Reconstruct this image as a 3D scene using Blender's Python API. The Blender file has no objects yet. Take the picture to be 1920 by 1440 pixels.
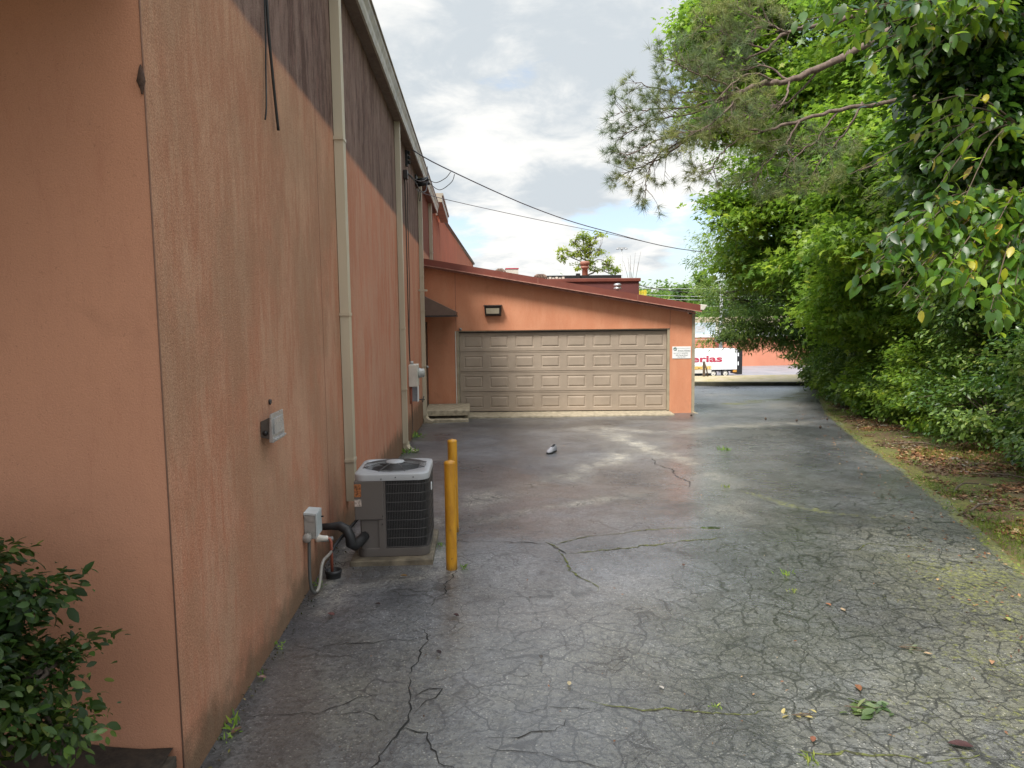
import bpy, math, random
import numpy as np
from mathutils import Vector, Matrix

R = math.radians
scene = bpy.context.scene
col = scene.collection
random.seed(7)
rng = np.random.default_rng(7)

# ------------------------------------------------------------------ camera
H = 2.1
F_PX = 1331.0
pitch, yaw, roll = R(5.25), R(2.75), R(0.75)
fwd = Vector((math.sin(yaw) * math.cos(pitch), math.cos(yaw) * math.cos(pitch), -math.sin(pitch)))
rt0 = Vector((math.cos(yaw), -math.sin(yaw), 0))
up0 = rt0.cross(fwd)
rt = math.cos(roll) * rt0 - math.sin(roll) * up0
up = math.sin(roll) * rt0 + math.cos(roll) * up0
cam_d = bpy.data.cameras.new('camera')
cam_d.sensor_width = 36
cam_d.lens = F_PX / 1920 * 36
cam_d.clip_start = 0.05
cam_d.clip_end = 2000
cam = bpy.data.objects.new('camera', cam_d)
col.objects.link(cam)
m = Matrix((rt, up, -fwd)).transposed().to_4x4()
m.translation = Vector((0, 0, H))
cam.matrix_world = m
scene.camera = cam

# ------------------------------------------------------------------ render / exposure
scene.view_settings.view_transform = 'Standard'
scene.view_settings.look = 'None'
scene.view_settings.gamma = 1
scene.view_settings.exposure = 0.92
scene.cycles.max_bounces = 7
scene.cycles.transmission_bounces = 4
scene.cycles.diffuse_bounces = 4
scene.cycles.glossy_bounces = 3
scene.cycles.transparent_max_bounces = 4
scene.cycles.use_denoising = True
scene.cycles.sample_clamp_indirect = 6

# ------------------------------------------------------------------ node helper
class NT:
    def __init__(s, tree):
        s.t = tree; s.n = tree.nodes; s.l = tree.links
    def node(s, typ, **kw):
        nd = s.n.new(typ)
        for k, v in kw.items():
            setattr(nd, k, v)
        return nd
    def put(s, sock, v):
        if isinstance(v, bpy.types.NodeSocket):
            s.l.new(v, sock)
        elif v is not None:
            if sock.type == 'RGBA' and len(v) == 3:
                v = (*v, 1)
            sock.default_value = v
    def math(s, op, a, b=None, c=None, clamp=False):
        nd = s.node('ShaderNodeMath', operation=op, use_clamp=clamp)
        s.put(nd.inputs[0], a)
        if b is not None: s.put(nd.inputs[1], b)
        if c is not None: s.put(nd.inputs[2], c)
        return nd.outputs[0]
    def vmath(s, op, a, b=None):
        nd = s.node('ShaderNodeVectorMath', operation=op)
        s.put(nd.inputs[0], a)
        if b is not None: s.put(nd.inputs[1], b)
        return nd.outputs['Value'] if op in ('LENGTH', 'DOT_PRODUCT', 'DISTANCE') else nd.outputs[0]
    def mix(s, f, a, b, blend='MIX'):
        nd = s.node('ShaderNodeMix', data_type='RGBA', blend_type=blend)
        s.put(nd.inputs[0], f); s.put(nd.inputs[6], a); s.put(nd.inputs[7], b)
        return nd.outputs[2]
    def ramp(s, v, lo, hi, a=0.0, b=1.0, smooth=True):
        nd = s.node('ShaderNodeMapRange', interpolation_type='SMOOTHSTEP' if smooth else 'LINEAR')
        s.put(nd.inputs[0], v)
        for i, x in enumerate((lo, hi, a, b)): s.put(nd.inputs[i + 1], x)
        return nd.outputs[0]
    def noise(s, vec, scale, detail=4, rough=0.55, dist=0.0):
        nd = s.node('ShaderNodeTexNoise')
        s.put(nd.inputs['Vector'], vec); s.put(nd.inputs['Scale'], scale)
        s.put(nd.inputs['Detail'], detail); s.put(nd.inputs['Roughness'], rough); s.put(nd.inputs['Distortion'], dist)
        return nd.outputs[0]
    def scale(s, vec, sc):
        return s.vmath('MULTIPLY', vec, sc)
    def pos(s):
        return s.node('ShaderNodeNewGeometry').outputs['Position']
    def sep(s, v):
        nd = s.node('ShaderNodeSeparateXYZ'); s.put(nd.inputs[0], v); return nd.outputs
    def attr(s, name):
        return s.node('ShaderNodeAttribute', attribute_name=name).outputs['Fac']

# ------------------------------------------------------------------ world: real sky with a broken cloud layer
SUN_EL, SUN_AZ = R(56), R(219)       # azimuth clockwise from +Y: behind the camera, a little to the left
w = bpy.data.worlds.new('World')
scene.world = w
w.use_nodes = True
W = NT(w.node_tree)
W.n.clear()
sky = W.node('ShaderNodeTexSky', sky_type='NISHITA')
sky.sun_disc = False
sky.sun_elevation = SUN_EL
sky.sun_rotation = SUN_AZ
sky.air_density = 1.0; sky.dust_density = 1.5; sky.ozone_density = 1.5
dirv = W.node('ShaderNodeTexCoord').outputs['Generated']
dx, dy, dz = W.sep(dirv)
zz = W.math('ADD', W.math('MAXIMUM', dz, 0.0), 0.22)
px_ = W.math('DIVIDE', dx, zz); py_ = W.math('DIVIDE', dy, zz)
cmb = W.node('ShaderNodeCombineXYZ'); W.put(cmb.inputs[0], px_); W.put(cmb.inputs[1], py_)
pv = W.vmath('ADD', cmb.outputs[0], (3.1, 0.75, 1.3))
big = W.noise(pv, 1.35, 5, 0.52, 0.25)
shade = W.noise(W.vmath('ADD', pv, (5.2, 1.9, 7.0)), 1.7, 4, 0.55, 0.3)
fine = W.noise(pv, 4.2, 6, 0.62, 0.35)
def blob(px, py, rad, soft=1.0):
    d = (fwd * F_PX + rt * (px - 960) - up * (py - 720)).normalized()
    dist = W.vmath('DISTANCE', W.vmath('MULTIPLY', dirv, (1, 1, 1.9)), (d.x, d.y, d.z * 1.9))
    return W.ramp(dist, 0.0, rad, 1.0, 0.0)
cover = W.math('ADD', big, W.math('MULTIPLY', W.math('SUBTRACT', fine, 0.5), 0.42))
for (bx_, by_, rr, amt) in ((940, 150, 0.16, -0.17), (1080, 405, 0.10, -0.12), (880, 420, 0.09, -0.10), (1180, 420, 0.10, -0.10),
                            (1010, 310, 0.17, 0.14), (1150, 120, 0.2, 0.14), (800, 130, 0.14, 0.13), (1010, 460, 0.10, 0.10), (1270, 420, 0.08, 0.1)):
    cover = W.math('ADD', cover, W.math('MULTIPLY', blob(bx_, by_, rr), amt))
dens = W.ramp(cover, 0.36, 0.50)
greyf = W.math('ADD', shade, W.math('MULTIPLY', W.math('SUBTRACT', fine, 0.5), -0.75))
for (bx_, by_, rr, amt) in ((1150, 160, 0.22, 0.16), (800, 130, 0.13, 0.10), (1050, 355, 0.11, 0.13), (800, 330, 0.07, 0.06),
                            (900, 290, 0.10, -0.20), (1060, 280, 0.10, -0.18), (720, 20, 0.12, -0.16), (1000, 450, 0.12, -0.16), (1230, 400, 0.10, -0.15)):
    greyf = W.math('ADD', greyf, W.math('MULTIPLY', blob(bx_, by_, rr), amt))
greym = W.ramp(greyf, 0.36, 0.66)
cloud = W.mix(greym, (0.80, 0.795, 0.77), (0.505, 0.55, 0.585))
blue = W.mix(1.0, W.mix(1.0, sky.outputs[0], (0.11, 0.11, 0.11), 'MULTIPLY'), (0.22, 0.25, 0.28), 'ADD')
skyc = W.mix(dens, blue, cloud)
# an overcast sky is brighter overhead
gain = W.ramp(dz, 0.40, 0.95, 1.0, 2.8)
skyc = W.vmath('SCALE', skyc)
W.put(skyc.node.inputs['Scale'], gain)
bg = W.node('ShaderNodeBackground')
W.put(bg.inputs[0], skyc); bg.inputs[1].default_value = 0.70
w.cycles.sampling_method = 'MANUAL'
w.cycles.sample_map_resolution = 512
wo = W.node('ShaderNodeOutputWorld')
W.l.new(bg.outputs[0], wo.inputs[0])

sun_d = bpy.data.lights.new('sun', 'SUN')
sun_d.energy = 3.2; sun_d.angle = R(16); sun_d.color = (1.0, 0.95, 0.87)
sun = bpy.data.objects.new('sun', sun_d)
col.objects.link(sun)
sdir = Vector((math.sin(SUN_AZ) * math.cos(SUN_EL), math.cos(SUN_AZ) * math.cos(SUN_EL), math.sin(SUN_EL)))
sun.rotation_euler = sdir.to_track_quat('Z', 'Y').to_euler()

# ------------------------------------------------------------------ object helpers
def tag(o, label=None, cat=None, group=None, kind=None):
    if label: o['label'] = label
    if cat: o['category'] = cat
    if group: o['group'] = group
    if kind: o['kind'] = kind
    return o

def thing(name, label, cat, loc=(0, 0, 0), group=None):
    o = bpy.data.objects.new(name, None)
    o.empty_display_size = 0.2
    col.objects.link(o); o.location = loc
    return tag(o, label, cat, group)

def link_mesh(name, me, mat, parent=None):
    o = bpy.data.objects.new(name, me)
    col.objects.link(o)
    for mm in (mat if isinstance(mat, (list, tuple)) else [mat]):
        me.materials.append(mm)
    if parent is not None:
        o.parent = parent
    return o

def wloc(o):
    v = Vector((0, 0, 0))
    while o is not None:
        v += o.location; o = o.parent
    return v

class MB:
    def __init__(s):
        s.v = []; s.f = []; s.sm = []
    def add(s, vs, fs, smooth=False):
        k = len(s.v)
        s.v += [tuple(v) for v in vs]
        s.f += [tuple(i + k for i in f) for f in fs]
        s.sm += [smooth] * len(fs)
    def box(s, x0, y0, z0, x1, y1, z1):
        x0, x1 = min(x0, x1), max(x0, x1); y0, y1 = min(y0, y1), max(y0, y1); z0, z1 = min(z0, z1), max(z0, z1)
        s.add([(x0, y0, z0), (x1, y0, z0), (x1, y1, z0), (x0, y1, z0), (x0, y0, z1), (x1, y0, z1), (x1, y1, z1), (x0, y1, z1)],
              [(0, 3, 2, 1), (4, 5, 6, 7), (0, 1, 5, 4), (1, 2, 6, 5), (2, 3, 7, 6), (3, 0, 4, 7)])
    def hexa(s, p):   # 8 points: 4 bottom ccw, 4 top
        s.add(p, [(0, 3, 2, 1), (4, 5, 6, 7), (0, 1, 5, 4), (1, 2, 6, 5), (2, 3, 7, 6), (3, 0, 4, 7)])
    def prism(s, pts, off):   # polygon pts (3d), extruded by off
        n = len(pts); off = Vector(off)
        a = [Vector(p) for p in pts]; b = [p + off for p in a]
        fs = [tuple(range(n))[::-1], tuple(range(n, 2 * n))]
        fs += [(i, (i + 1) % n, n + (i + 1) % n, n + i) for i in range(n)]
        s.add([tuple(p) for p in a + b], fs)
    def tube(s, pts, r, n=8, cap=True):
        pts = [Vector(p) for p in pts]
        rs = r if isinstance(r, (list, tuple)) else [r] * len(pts)
        ref = Vector((0, 0, 1)); vs = []
        prev = None
        for i, p in enumerate(pts):
            t = (pts[min(i + 1, len(pts) - 1)] - pts[max(i - 1, 0)])
            t = t.normalized() if t.length > 1e-9 else Vector((0, 0, 1))
            if prev is None:
                u = t.cross(ref)
                if u.length < 1e-3: u = t.cross(Vector((1, 0, 0)))
            else:
                u = prev - t * prev.dot(t)
                if u.length < 1e-4: u = t.cross(ref)
            u.normalize(); v = t.cross(u); prev = u
            for k in range(n):
                a = 2 * math.pi * k / n
                vs.append(tuple(p + (u * math.cos(a) + v * math.sin(a)) * rs[i]))
        fs = []
        for i in range(len(pts) - 1):
            for k in range(n):
                fs.append((i * n + k, i * n + (k + 1) % n, (i + 1) * n + (k + 1) % n, (i + 1) * n + k))
        s.add(vs, fs, True)
        if cap:
            k0 = len(s.v) - len(vs)
            s.f.append(tuple(k0 + i for i in range(n))[::-1]); s.sm.append(False)
            s.f.append(tuple(k0 + (len(pts) - 1) * n + i for i in range(n))); s.sm.append(False)
    def lathe(s, c, prof, n=24, axis='z'):
        vs = []
        for (r, h) in prof:
            for k in range(n):
                a = 2 * math.pi * k / n
                q = (r * math.cos(a), r * math.sin(a), h)
                if axis == 'x': q = (h, q[0], q[1])
                if axis == 'y': q = (q[0], -h, q[1])
                vs.append((c[0] + q[0], c[1] + q[1], c[2] + q[2]))
        fs = [(i * n + k, i * n + (k + 1) % n, (i + 1) * n + (k + 1) % n, (i + 1) * n + k) for i in range(len(prof) - 1) for k in range(n)]
        s.add(vs, fs, True)
    def build(s, name, mat, parent=None, bevel=0, loc=None):
        o0 = wloc(parent) if parent is not None else Vector((0, 0, 0))
        base = Vector(loc) if loc is not None else Vector((0, 0, 0))
        me = bpy.data.meshes.new(name)
        me.from_pydata([tuple(Vector(v) - o0 - base) for v in s.v], [], s.f)
        me.polygons.foreach_set('use_smooth', s.sm)
        me.update()
        o = link_mesh(name, me, mat, parent)
        if loc is not None: o.location = base
        if bevel:
            b = o.modifiers.new('bevel', 'BEVEL'); b.width = bevel; b.segments = 2; b.limit_method = 'ANGLE'
        return o

def batch_mesh(name, V, faces_per, mat, parent=None, smooth=False):
    """V: (N,k,3) world vertices of N copies of a template; faces_per: template faces"""
    N, k, _ = V.shape
    if parent is not None:
        V = V - np.array(wloc(parent))
    me = bpy.data.meshes.new(name)
    me.vertices.add(N * k)
    me.vertices.foreach_set('co', V.reshape(-1).astype(np.float32))
    tot = sum(len(f) for f in faces_per); nf = len(faces_per)
    idx = np.concatenate([np.array(f) for f in faces_per])
    loops = (np.arange(N)[:, None] * k + idx[None, :]).reshape(-1)
    lens = np.array([len(f) for f in faces_per])
    starts1 = np.concatenate([[0], np.cumsum(lens)[:-1]])
    starts = (np.arange(N)[:, None] * tot + starts1[None, :]).reshape(-1)
    me.loops.add(N * tot)
    me.loops.foreach_set('vertex_index', loops.astype(np.int32))
    me.polygons.add(N * nf)
    me.polygons.foreach_set('loop_start', starts.astype(np.int32))
    me.update(calc_edges=True)
    if smooth:
        me.polygons.foreach_set('use_smooth', np.ones(N * nf, bool))
    return link_mesh(name, me, mat, parent)

def nrm(a):
    return a / np.maximum(np.linalg.norm(a, axis=-1, keepdims=True), 1e-9)

# ------------------------------------------------------------------ numpy noise
_perm = np.random.default_rng(3).random((257, 257))
def vnoise(x, y):
    xi = np.floor(x).astype(int); yi = np.floor(y).astype(int)
    fx = x - xi; fy = y - yi
    fx = fx * fx * (3 - 2 * fx); fy = fy * fy * (3 - 2 * fy)
    a = _perm[xi % 256, yi % 256]; b = _perm[(xi + 1) % 256, yi % 256]
    c = _perm[xi % 256, (yi + 1) % 256]; d = _perm[(xi + 1) % 256, (yi + 1) % 256]
    return (a * (1 - fx) + b * fx) * (1 - fy) + (c * (1 - fx) + d * fx) * fy
def fbm(x, y, o=4):
    s = 0; a = 0.5; t = 0
    for i in range(o):
        s = s + a * vnoise(x * 2 ** i + 17 * i, y * 2 ** i + 31 * i); t += a; a *= 0.5
    return s / t
def pdist(x, y, pl):
    d = np.full(x.shape, 1e9)
    for (ax, ay), (bx, by) in zip(pl[:-1], pl[1:]):
        vx, vy = bx - ax, by - ay
        t = np.clip(((x - ax) * vx + (y - ay) * vy) / (vx * vx + vy * vy + 1e-9), 0, 1)
        d = np.minimum(d, np.hypot(x - ax - t * vx, y - ay - t * vy))
    return d
def sstep(a, b, x):
    t = np.clip((x - a) / (b - a), 0, 1); return t * t * (3 - 2 * t)

EDGE = [(2.2, -6), (3.0, 0), (3.35, 2.2), (3.7, 3.5), (4.09, 4.66), (4.36, 5.34), (4.73, 6.41), (5.28, 7.78), (5.95, 9.47), (6.63, 11.45), (7.52, 13.98),
        (8.75, 17.19), (11.02, 22.18), (13.04, 26.52), (14.2, 29.0), (15, 31)]
ey = np.array([p[1] for p in EDGE], float); ex = np.array([p[0] for p in EDGE], float)
def edge_x(y): return np.interp(y, ey, ex)
def gz(y):
    y = np.asarray(y, float)
    return np.where(y < 6.5, 0.05, np.maximum(0.05 - 0.038 * (y - 6.5), -0.74))

# ------------------------------------------------------------------ materials
def new_mat(name):
    mt = bpy.data.materials.new(name); mt.use_nodes = True
    T = NT(mt.node_tree); T.n.clear()
    out = T.node('ShaderNodeOutputMaterial'); b = T.node('ShaderNodeBsdfPrincipled')
    T.l.new(b.outputs[0], out.inputs[0])
    return mt, T, b, out
def bump(T, b, h, strength, dist=0.01):
    nd = T.node('ShaderNodeBump'); nd.inputs['Strength'].default_value = strength; nd.inputs['Distance'].default_value = dist
    T.put(nd.inputs['Height'], h); T.l.new(nd.outputs[0], b.inputs['Normal'])
def simple(name, c, rough=0.6, metal=0.0, var=0.25, scale=6.0, spec=0.5, streak=False, dirt=None):
    mt, T, b, _ = new_mat(name)
    p = T.pos()
    n = T.noise(T.scale(p, (1, 1, 0.15) if streak else (1, 1, 1)), scale, 5, 0.6)
    f = T.ramp(n, 0.3, 0.7)
    dk = tuple(x * (1 - var) for x in c) if dirt is None else dirt
    T.put(b.inputs['Base Color'], T.mix(f, dk, c))
    T.put(b.inputs['Roughness'], T.ramp(T.noise(p, scale * 3, 3), 0.3, 0.7, max(rough - 0.1, 0.05), min(rough + 0.1, 1)))
    b.inputs['Metallic'].default_value = metal
    b.inputs['Specular IOR Level'].default_value = spec
    return mt

def stucco(name, base, stain, streak_amt, band=False, bumpy=0.6):
    mt, T, b, _ = new_mat(name)
    p = T.pos(); x, y, z = T.sep(p)
    lo = T.noise(p, 0.7, 4, 0.6)
    st = T.noise(T.scale(p, (3.4, 3.4, 0.95)), 1.0, 6, 0.62, 0.3)
    st2 = T.noise(T.scale(p, (20, 20, 4.5)), 1.0, 5, 0.75, 0.2)
    c = T.mix(T.ramp(lo, 0.35, 0.7, 0, 0.55), base, tuple(k * 0.8 for k in base))
    c = T.mix(T.ramp(T.math('ADD', T.math('MULTIPLY', st, 0.6), T.math('MULTIPLY', st2, 0.4)), 0.40, 0.62, 0, streak_amt), c, stain)
    red = T.mix(0.5, base, (0.30, 0.085, 0.05))
    c = T.mix(T.ramp(st2, 0.5, 0.75, 0, streak_amt * 0.8), c, red)
    if band:
        # painted dark stripe along the top of the wall, redder on the far panels
        wob = T.math('MULTIPLY', T.math('SUBTRACT', T.noise(p, 3.0, 2), 0.5), 0.05)
        m_ = T.ramp(T.math('ADD', z, wob), 3.80, 3.90)
        dk = T.mix(T.ramp(T.math('ADD', T.math('MULTIPLY', st, 0.45), T.math('MULTIPLY', st2, 0.55)), 0.38, 0.62), (0.105, 0.058, 0.045), (0.29, 0.20, 0.165))
        dk = T.mix(T.ramp(st2, 0.5, 0.72, 0, 0.6), dk, (0.17, 0.06, 0.045))
        far = T.mix(T.ramp(st, 0.38, 0.7, 0, 0.5), (0.24, 0.075, 0.045), (0.15, 0.085, 0.07))
        dk = T.mix(T.ramp(y, 16.2, 18.8), dk, far)
        # weathered upper zone below the stripe near the corner
        c = T.mix(m_, c, dk)
        blend = T.math('ADD', T.math('MULTIPLY', st, 0.5), T.math('MULTIPLY', st2, 0.5))
        fade = T.math('MULTIPLY', T.ramp(z, 0.3, 3.6, 0.45, 1.0), T.ramp(y, 8.5, 5.5))
        aged = T.mix(T.ramp(blend, 0.36, 0.68), (0.42, 0.205, 0.122), (0.56, 0.345, 0.22))
        c = T.mix(T.math('MULTIPLY', T.math('MULTIPLY', fade, T.math('SUBTRACT', 1.0, m_)), 0.95), c, aged)
        c = T.mix(T.math('MULTIPLY', T.math('MULTIPLY', T.ramp(T.noise(p, 1.3, 4, 0.6), 0.42, 0.62, 0, 0.5), T.ramp(y, 8.5, 6.5)), T.math('SUBTRACT', 1.0, m_)), c, (0.37, 0.225, 0.14))
        # mildew along the foot of the wall
        foot = T.math('MULTIPLY', T.ramp(T.math('ADD', z, T.math('MULTIPLY', T.noise(p, 5, 4), -0.45)), 0.16, -0.1), 0.75)
        c = T.mix(foot, c, (0.12, 0.09, 0.055))
        # vertical control joints
        for yy in (6.18, 15.1):
            j = T.ramp(T.math('ABSOLUTE', T.math('SUBTRACT', y, yy)), 0.004, 0.012, 0.6, 0)
            c = T.mix(j, c, (0.08, 0.035, 0.025))
    else:
        sm = T.noise(p, 2.2, 6, 0.65, 0.6)
        c = T.mix(T.ramp(sm, 0.56, 0.78, 0, 0.4), c, tuple(k * 0.6 for k in base))
        pk = T.noise(p, 55, 3, 0.7)
        c = T.mix(T.ramp(pk, 0.62, 0.72, 0, 0.35), c, tuple(k * 0.45 for k in base))
    gr = T.noise(p, 110 if band else 220, 3, 0.7)
    c = T.mix(T.ramp(gr, 0.35, 0.65, 0, 0.7 if band else 0.3), c, T.mix(1.0, c, (0.58, 0.55, 0.54), 'MULTIPLY'))
    T.put(b.inputs['Base Color'], c)
    b.inputs['Roughness'].default_value = 0.9
    b.inputs['Specular IOR Level'].default_value = 0.2
    h = T.math('ADD', T.noise(p, 120, 3, 0.7), T.math('MULTIPLY', T.noise(p, 45, 3), 0.25))
    bump(T, b, h, bumpy, 0.008)
    return mt

M = {}
M['wall_side'] = stucco('side_wall_stucco', (0.58, 0.235, 0.14), (0.60, 0.36, 0.25), 0.75, band=True, bumpy=0.7)
M['wall_return'] = stucco('return_wall_stucco', (0.56, 0.275, 0.17), (0.50, 0.25, 0.16), 0.35, bumpy=0.35)
M['wall_garage'] = stucco('garage_stucco', (0.62, 0.265, 0.15), (0.68, 0.345, 0.21), 0.45, bumpy=0.2)
M['wall_rear'] = stucco('rear_wing_stucco', (0.45, 0.15, 0.085), (0.30, 0.12, 0.08), 0.5, bumpy=0.2)
M['cream'] = simple('cream_painted_metal', (0.50, 0.43, 0.315), 0.45, var=0.22, scale=2.5, streak=True)
M['soffit'] = simple('brown_soffit', (0.16, 0.12, 0.095), 0.7)
M['gutter'] = simple('taupe_gutter', (0.40, 0.36, 0.29), 0.45, var=0.35, scale=3)
M['maroon'] = simple('maroon_painted_metal', (0.19, 0.052, 0.035), 0.5, var=0.2, scale=2)
M['maroon_trim'] = simple('weathered_red_trim', (0.42, 0.20, 0.15), 0.6, var=0.4, scale=8)
M['maroon_wall'] = simple('dark_red_parapet', (0.15, 0.045, 0.04), 0.7, var=0.2, scale=1.5)
M['taupe'] = simple('taupe_garage_door', (0.345, 0.28, 0.22), 0.72, var=0.14, scale=2.2, spec=0.25)
M['taupe_frame'] = simple('door_trim', (0.36, 0.31, 0.22), 0.5)
M['brown'] = simple('brown_awning', (0.125, 0.078, 0.058), 0.6, var=0.15)
M['dark'] = simple('dark_bronze', (0.028, 0.022, 0.02), 0.45)
M['black'] = simple('black_rubber', (0.014, 0.014, 0.015), 0.55)
M['concrete'] = simple('old_concrete', (0.42, 0.36, 0.26), 0.85, var=0.45, scale=9)
M['concrete_dk'] = simple('stained_pad', (0.20, 0.165, 0.115), 0.85, var=0.6, scale=7)
M['ac_case'] = simple('warm_grey_case', (0.115, 0.10, 0.09), 0.4, var=0.12, scale=3)
M['ac_lid'] = simple('pale_grey_lid', (0.35, 0.36, 0.37), 0.42, var=0.08, scale=3)
M['grille'] = simple('grey_wire_grille', (0.085, 0.08, 0.078), 0.4, metal=0.2)
M['coil'] = simple('dark_coil_fins', (0.008, 0.008, 0.009), 0.5)
M['grey_box'] = simple('grey_electrical_box', (0.30, 0.28, 0.255), 0.42, var=0.25, scale=14)
M['alu'] = simple('aluminium', (0.42, 0.42, 0.42), 0.35, metal=0.5, var=0.2, scale=12)
M['copper'] = simple('copper_painted_pipe', (0.30, 0.085, 0.05), 0.5)
M['white'] = simple('white_paint', (0.78, 0.79, 0.80), 0.45, var=0.06)
M['offwhite'] = simple('offwhite', (0.62, 0.59, 0.52), 0.6, var=0.15)
M['rust'] = simple('rusty_turbine', (0.23, 0.15, 0.11), 0.5, metal=0.3, var=0.5, scale=20)
M['terracotta'] = simple('terracotta_stack', (0.36, 0.15, 0.10), 0.7, var=0.3)
M['glass_lens'] = simple('lamp_lens', (0.50, 0.44, 0.33), 0.25, var=0.15)
M['rubber'] = simple('tyre_rubber', (0.02, 0.02, 0.02), 0.8)
M['orange_p'] = simple('orange_steel', (0.62, 0.30, 0.05), 0.5)
M['red_text'] = simple('red_lettering', (0.50, 0.045, 0.08), 0.5)
M['dark_text'] = simple('dark_lettering', (0.05, 0.08, 0.07), 0.6)
M['amber_text'] = simple('amber_lettering', (0.72, 0.38, 0.04), 0.5)
M['wood_grey'] = simple('weathered_timber', (0.16, 0.12, 0.085), 0.9, var=0.6, scale=14)
M['bark'] = simple('grey_brown_bark', (0.115, 0.085, 0.065), 0.9, var=0.5, scale=16)
M['bark_pine'] = simple('pine_bark', (0.17, 0.12, 0.095), 0.9, var=0.55, scale=22)
M['twig'] = simple('thin_twig', (0.10, 0.07, 0.045), 0.85, var=0.3)
M['pole'] = simple('galvanised_pole', (0.40, 0.41, 0.42), 0.5)
M['shoe_grey'] = simple('grey_knit', (0.34, 0.34, 0.37), 0.8, var=0.3, scale=60)
M['shoe_sole'] = simple('dark_sole', (0.02, 0.022, 0.02), 0.6)
M['yellow_panel'] = simple('yellow_panel', (0.72, 0.58, 0.05), 0.5)

mt, T, b, _ = new_mat('yellow_bollard_paint')
p = T.pos(); x, y, z = T.sep(p)
n = T.noise(T.scale(p, (14, 14, 4)), 1, 6, 0.65, 0.5)
c = T.mix(T.ramp(n, 0.35, 0.68), (0.43, 0.19, 0.010), (0.58, 0.28, 0.014))
c = T.mix(T.ramp(T.noise(p, 38, 5, 0.75), 0.62, 0.68, 0, 0.8), c, (0.16, 0.07, 0.025))
c = T.mix(T.ramp(T.math('ADD', z, T.math('MULTIPLY', n, 0.12)), 0.19, 0.10, 0, 0.7), c, (0.10, 0.06, 0.02))
T.put(b.inputs['Base Color'], c); b.inputs['Roughness'].default_value = 0.42
M['yellow'] = mt

def leaf_mat(name, stops, trans=0.4, rough=0.42, tcol=(0.30, 0.50, 0.05), spec=0.4):
    mt = bpy.data.materials.new(name); mt.use_nodes = True
    T = NT(mt.node_tree); T.n.clear()
    out = T.node('ShaderNodeOutputMaterial')
    geo = T.node('ShaderNodeNewGeometry')
    cr = T.node('ShaderNodeValToRGB')
    el = cr.color_ramp.elements
    el[0].position, el[0].color = stops[0][0], (*stops[0][1], 1)
    el[1].position, el[1].color = stops[-1][0], (*stops[-1][1], 1)
    for (q, cc) in stops[1:-1]:
        e = el.new(q); e.color = (*cc, 1)
    T.l.new(geo.outputs['Random Per Island'], cr.inputs[0])
    # clump-to-clump variation of hue and tone (species and age of growth)
    nz = T.noise(geo.outputs['Position'], 0.9, 4, 0.65)
    c = T.mix(T.ramp(nz, 0.38, 0.64), T.mix(1.0, cr.outputs[0], (0.50, 0.64, 0.75), 'MULTIPLY'), T.mix(1.0, cr.outputs[0], (1.35, 1.22, 0.9), 'MULTIPLY'))
    pb = T.node('ShaderNodeBsdfPrincipled')
    T.put(pb.inputs['Base Color'], c)
    pb.inputs['Roughness'].default_value = rough
    pb.inputs['Specular IOR Level'].default_value = spec
    tr = T.node('ShaderNodeBsdfTranslucent')
    T.put(tr.inputs[0], T.mix(0.55, c, tcol))
    mx = T.node('ShaderNodeMixShader'); mx.inputs[0].default_value = min(trans * 1.2, 0.6)
    T.l.new(pb.outputs[0], mx.inputs[1]); T.l.new(tr.outputs[0], mx.inputs[2])
    T.l.new(mx.outputs[0], out.inputs[0])
    return mt
M['lf_bright'] = leaf_mat('bright_broad_leaves', [(0, (0.086, 0.172, 0.023)), (0.5, (0.172, 0.299, 0.034)), (0.92, (0.287, 0.425, 0.057)), (1, (0.414, 0.483, 0.069))], 0.45)
M['lf_mid'] = leaf_mat('mid_green_leaves', [(0, (0.080, 0.151, 0.030)), (0.6, (0.175, 0.288, 0.053)), (1, (0.318, 0.454, 0.076))], 0.38)
M['lf_dark'] = leaf_mat('dark_glossy_leaves', [(0, (0.014, 0.042, 0.012)), (0.6, (0.028, 0.075, 0.016)), (0.88, (0.06, 0.13, 0.02)), (1, (0.20, 0.30, 0.03))], 0.22, 0.3, (0.2, 0.42, 0.04), 0.55)
M['lf_vine'] = leaf_mat('big_vine_leaves', [(0, (0.020, 0.068, 0.018)), (0.5, (0.041, 0.117, 0.020)), (0.8, (0.099, 0.216, 0.023)), (0.95, (0.198, 0.306, 0.027)), (0.985, (0.450, 0.378, 0.036)), (1, (0.540, 0.306, 0.108))], 0.42, 0.36, (0.42, 0.60, 0.05), 0.5)
M['lf_oak'] = leaf_mat('oak_leaves', [(0, (0.093, 0.155, 0.047)), (0.6, (0.178, 0.271, 0.078)), (1, (0.310, 0.420, 0.124))], 0.35)
M['lf_privet'] = leaf_mat('privet_leaves', [(0, (0.046, 0.098, 0.026)), (0.5, (0.104, 0.182, 0.046)), (0.9, (0.195, 0.299, 0.078)), (1, (0.364, 0.429, 0.156))], 0.28, 0.36)
M['lf_far'] = leaf_mat('far_wood_leaves', [(0, (0.06, 0.115, 0.035)), (0.5, (0.10, 0.18, 0.045)), (1, (0.17, 0.27, 0.06))], 0.3, 0.7)
M['lf_shrub'] = leaf_mat('shrub_leaves', [(0, (0.014, 0.032, 0.008)), (0.6, (0.032, 0.062, 0.012)), (0.95, (0.085, 0.14, 0.025)), (1, (0.18, 0.18, 0.05))], 0.22, 0.45, (0.15, 0.3, 0.04), 0.35)
M['lf_young'] = leaf_mat('young_yellow_green_leaves', [(0, (0.16, 0.24, 0.03)), (1, (0.32, 0.38, 0.06))], 0.45, 0.5, (0.5, 0.6, 0.06))
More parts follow.
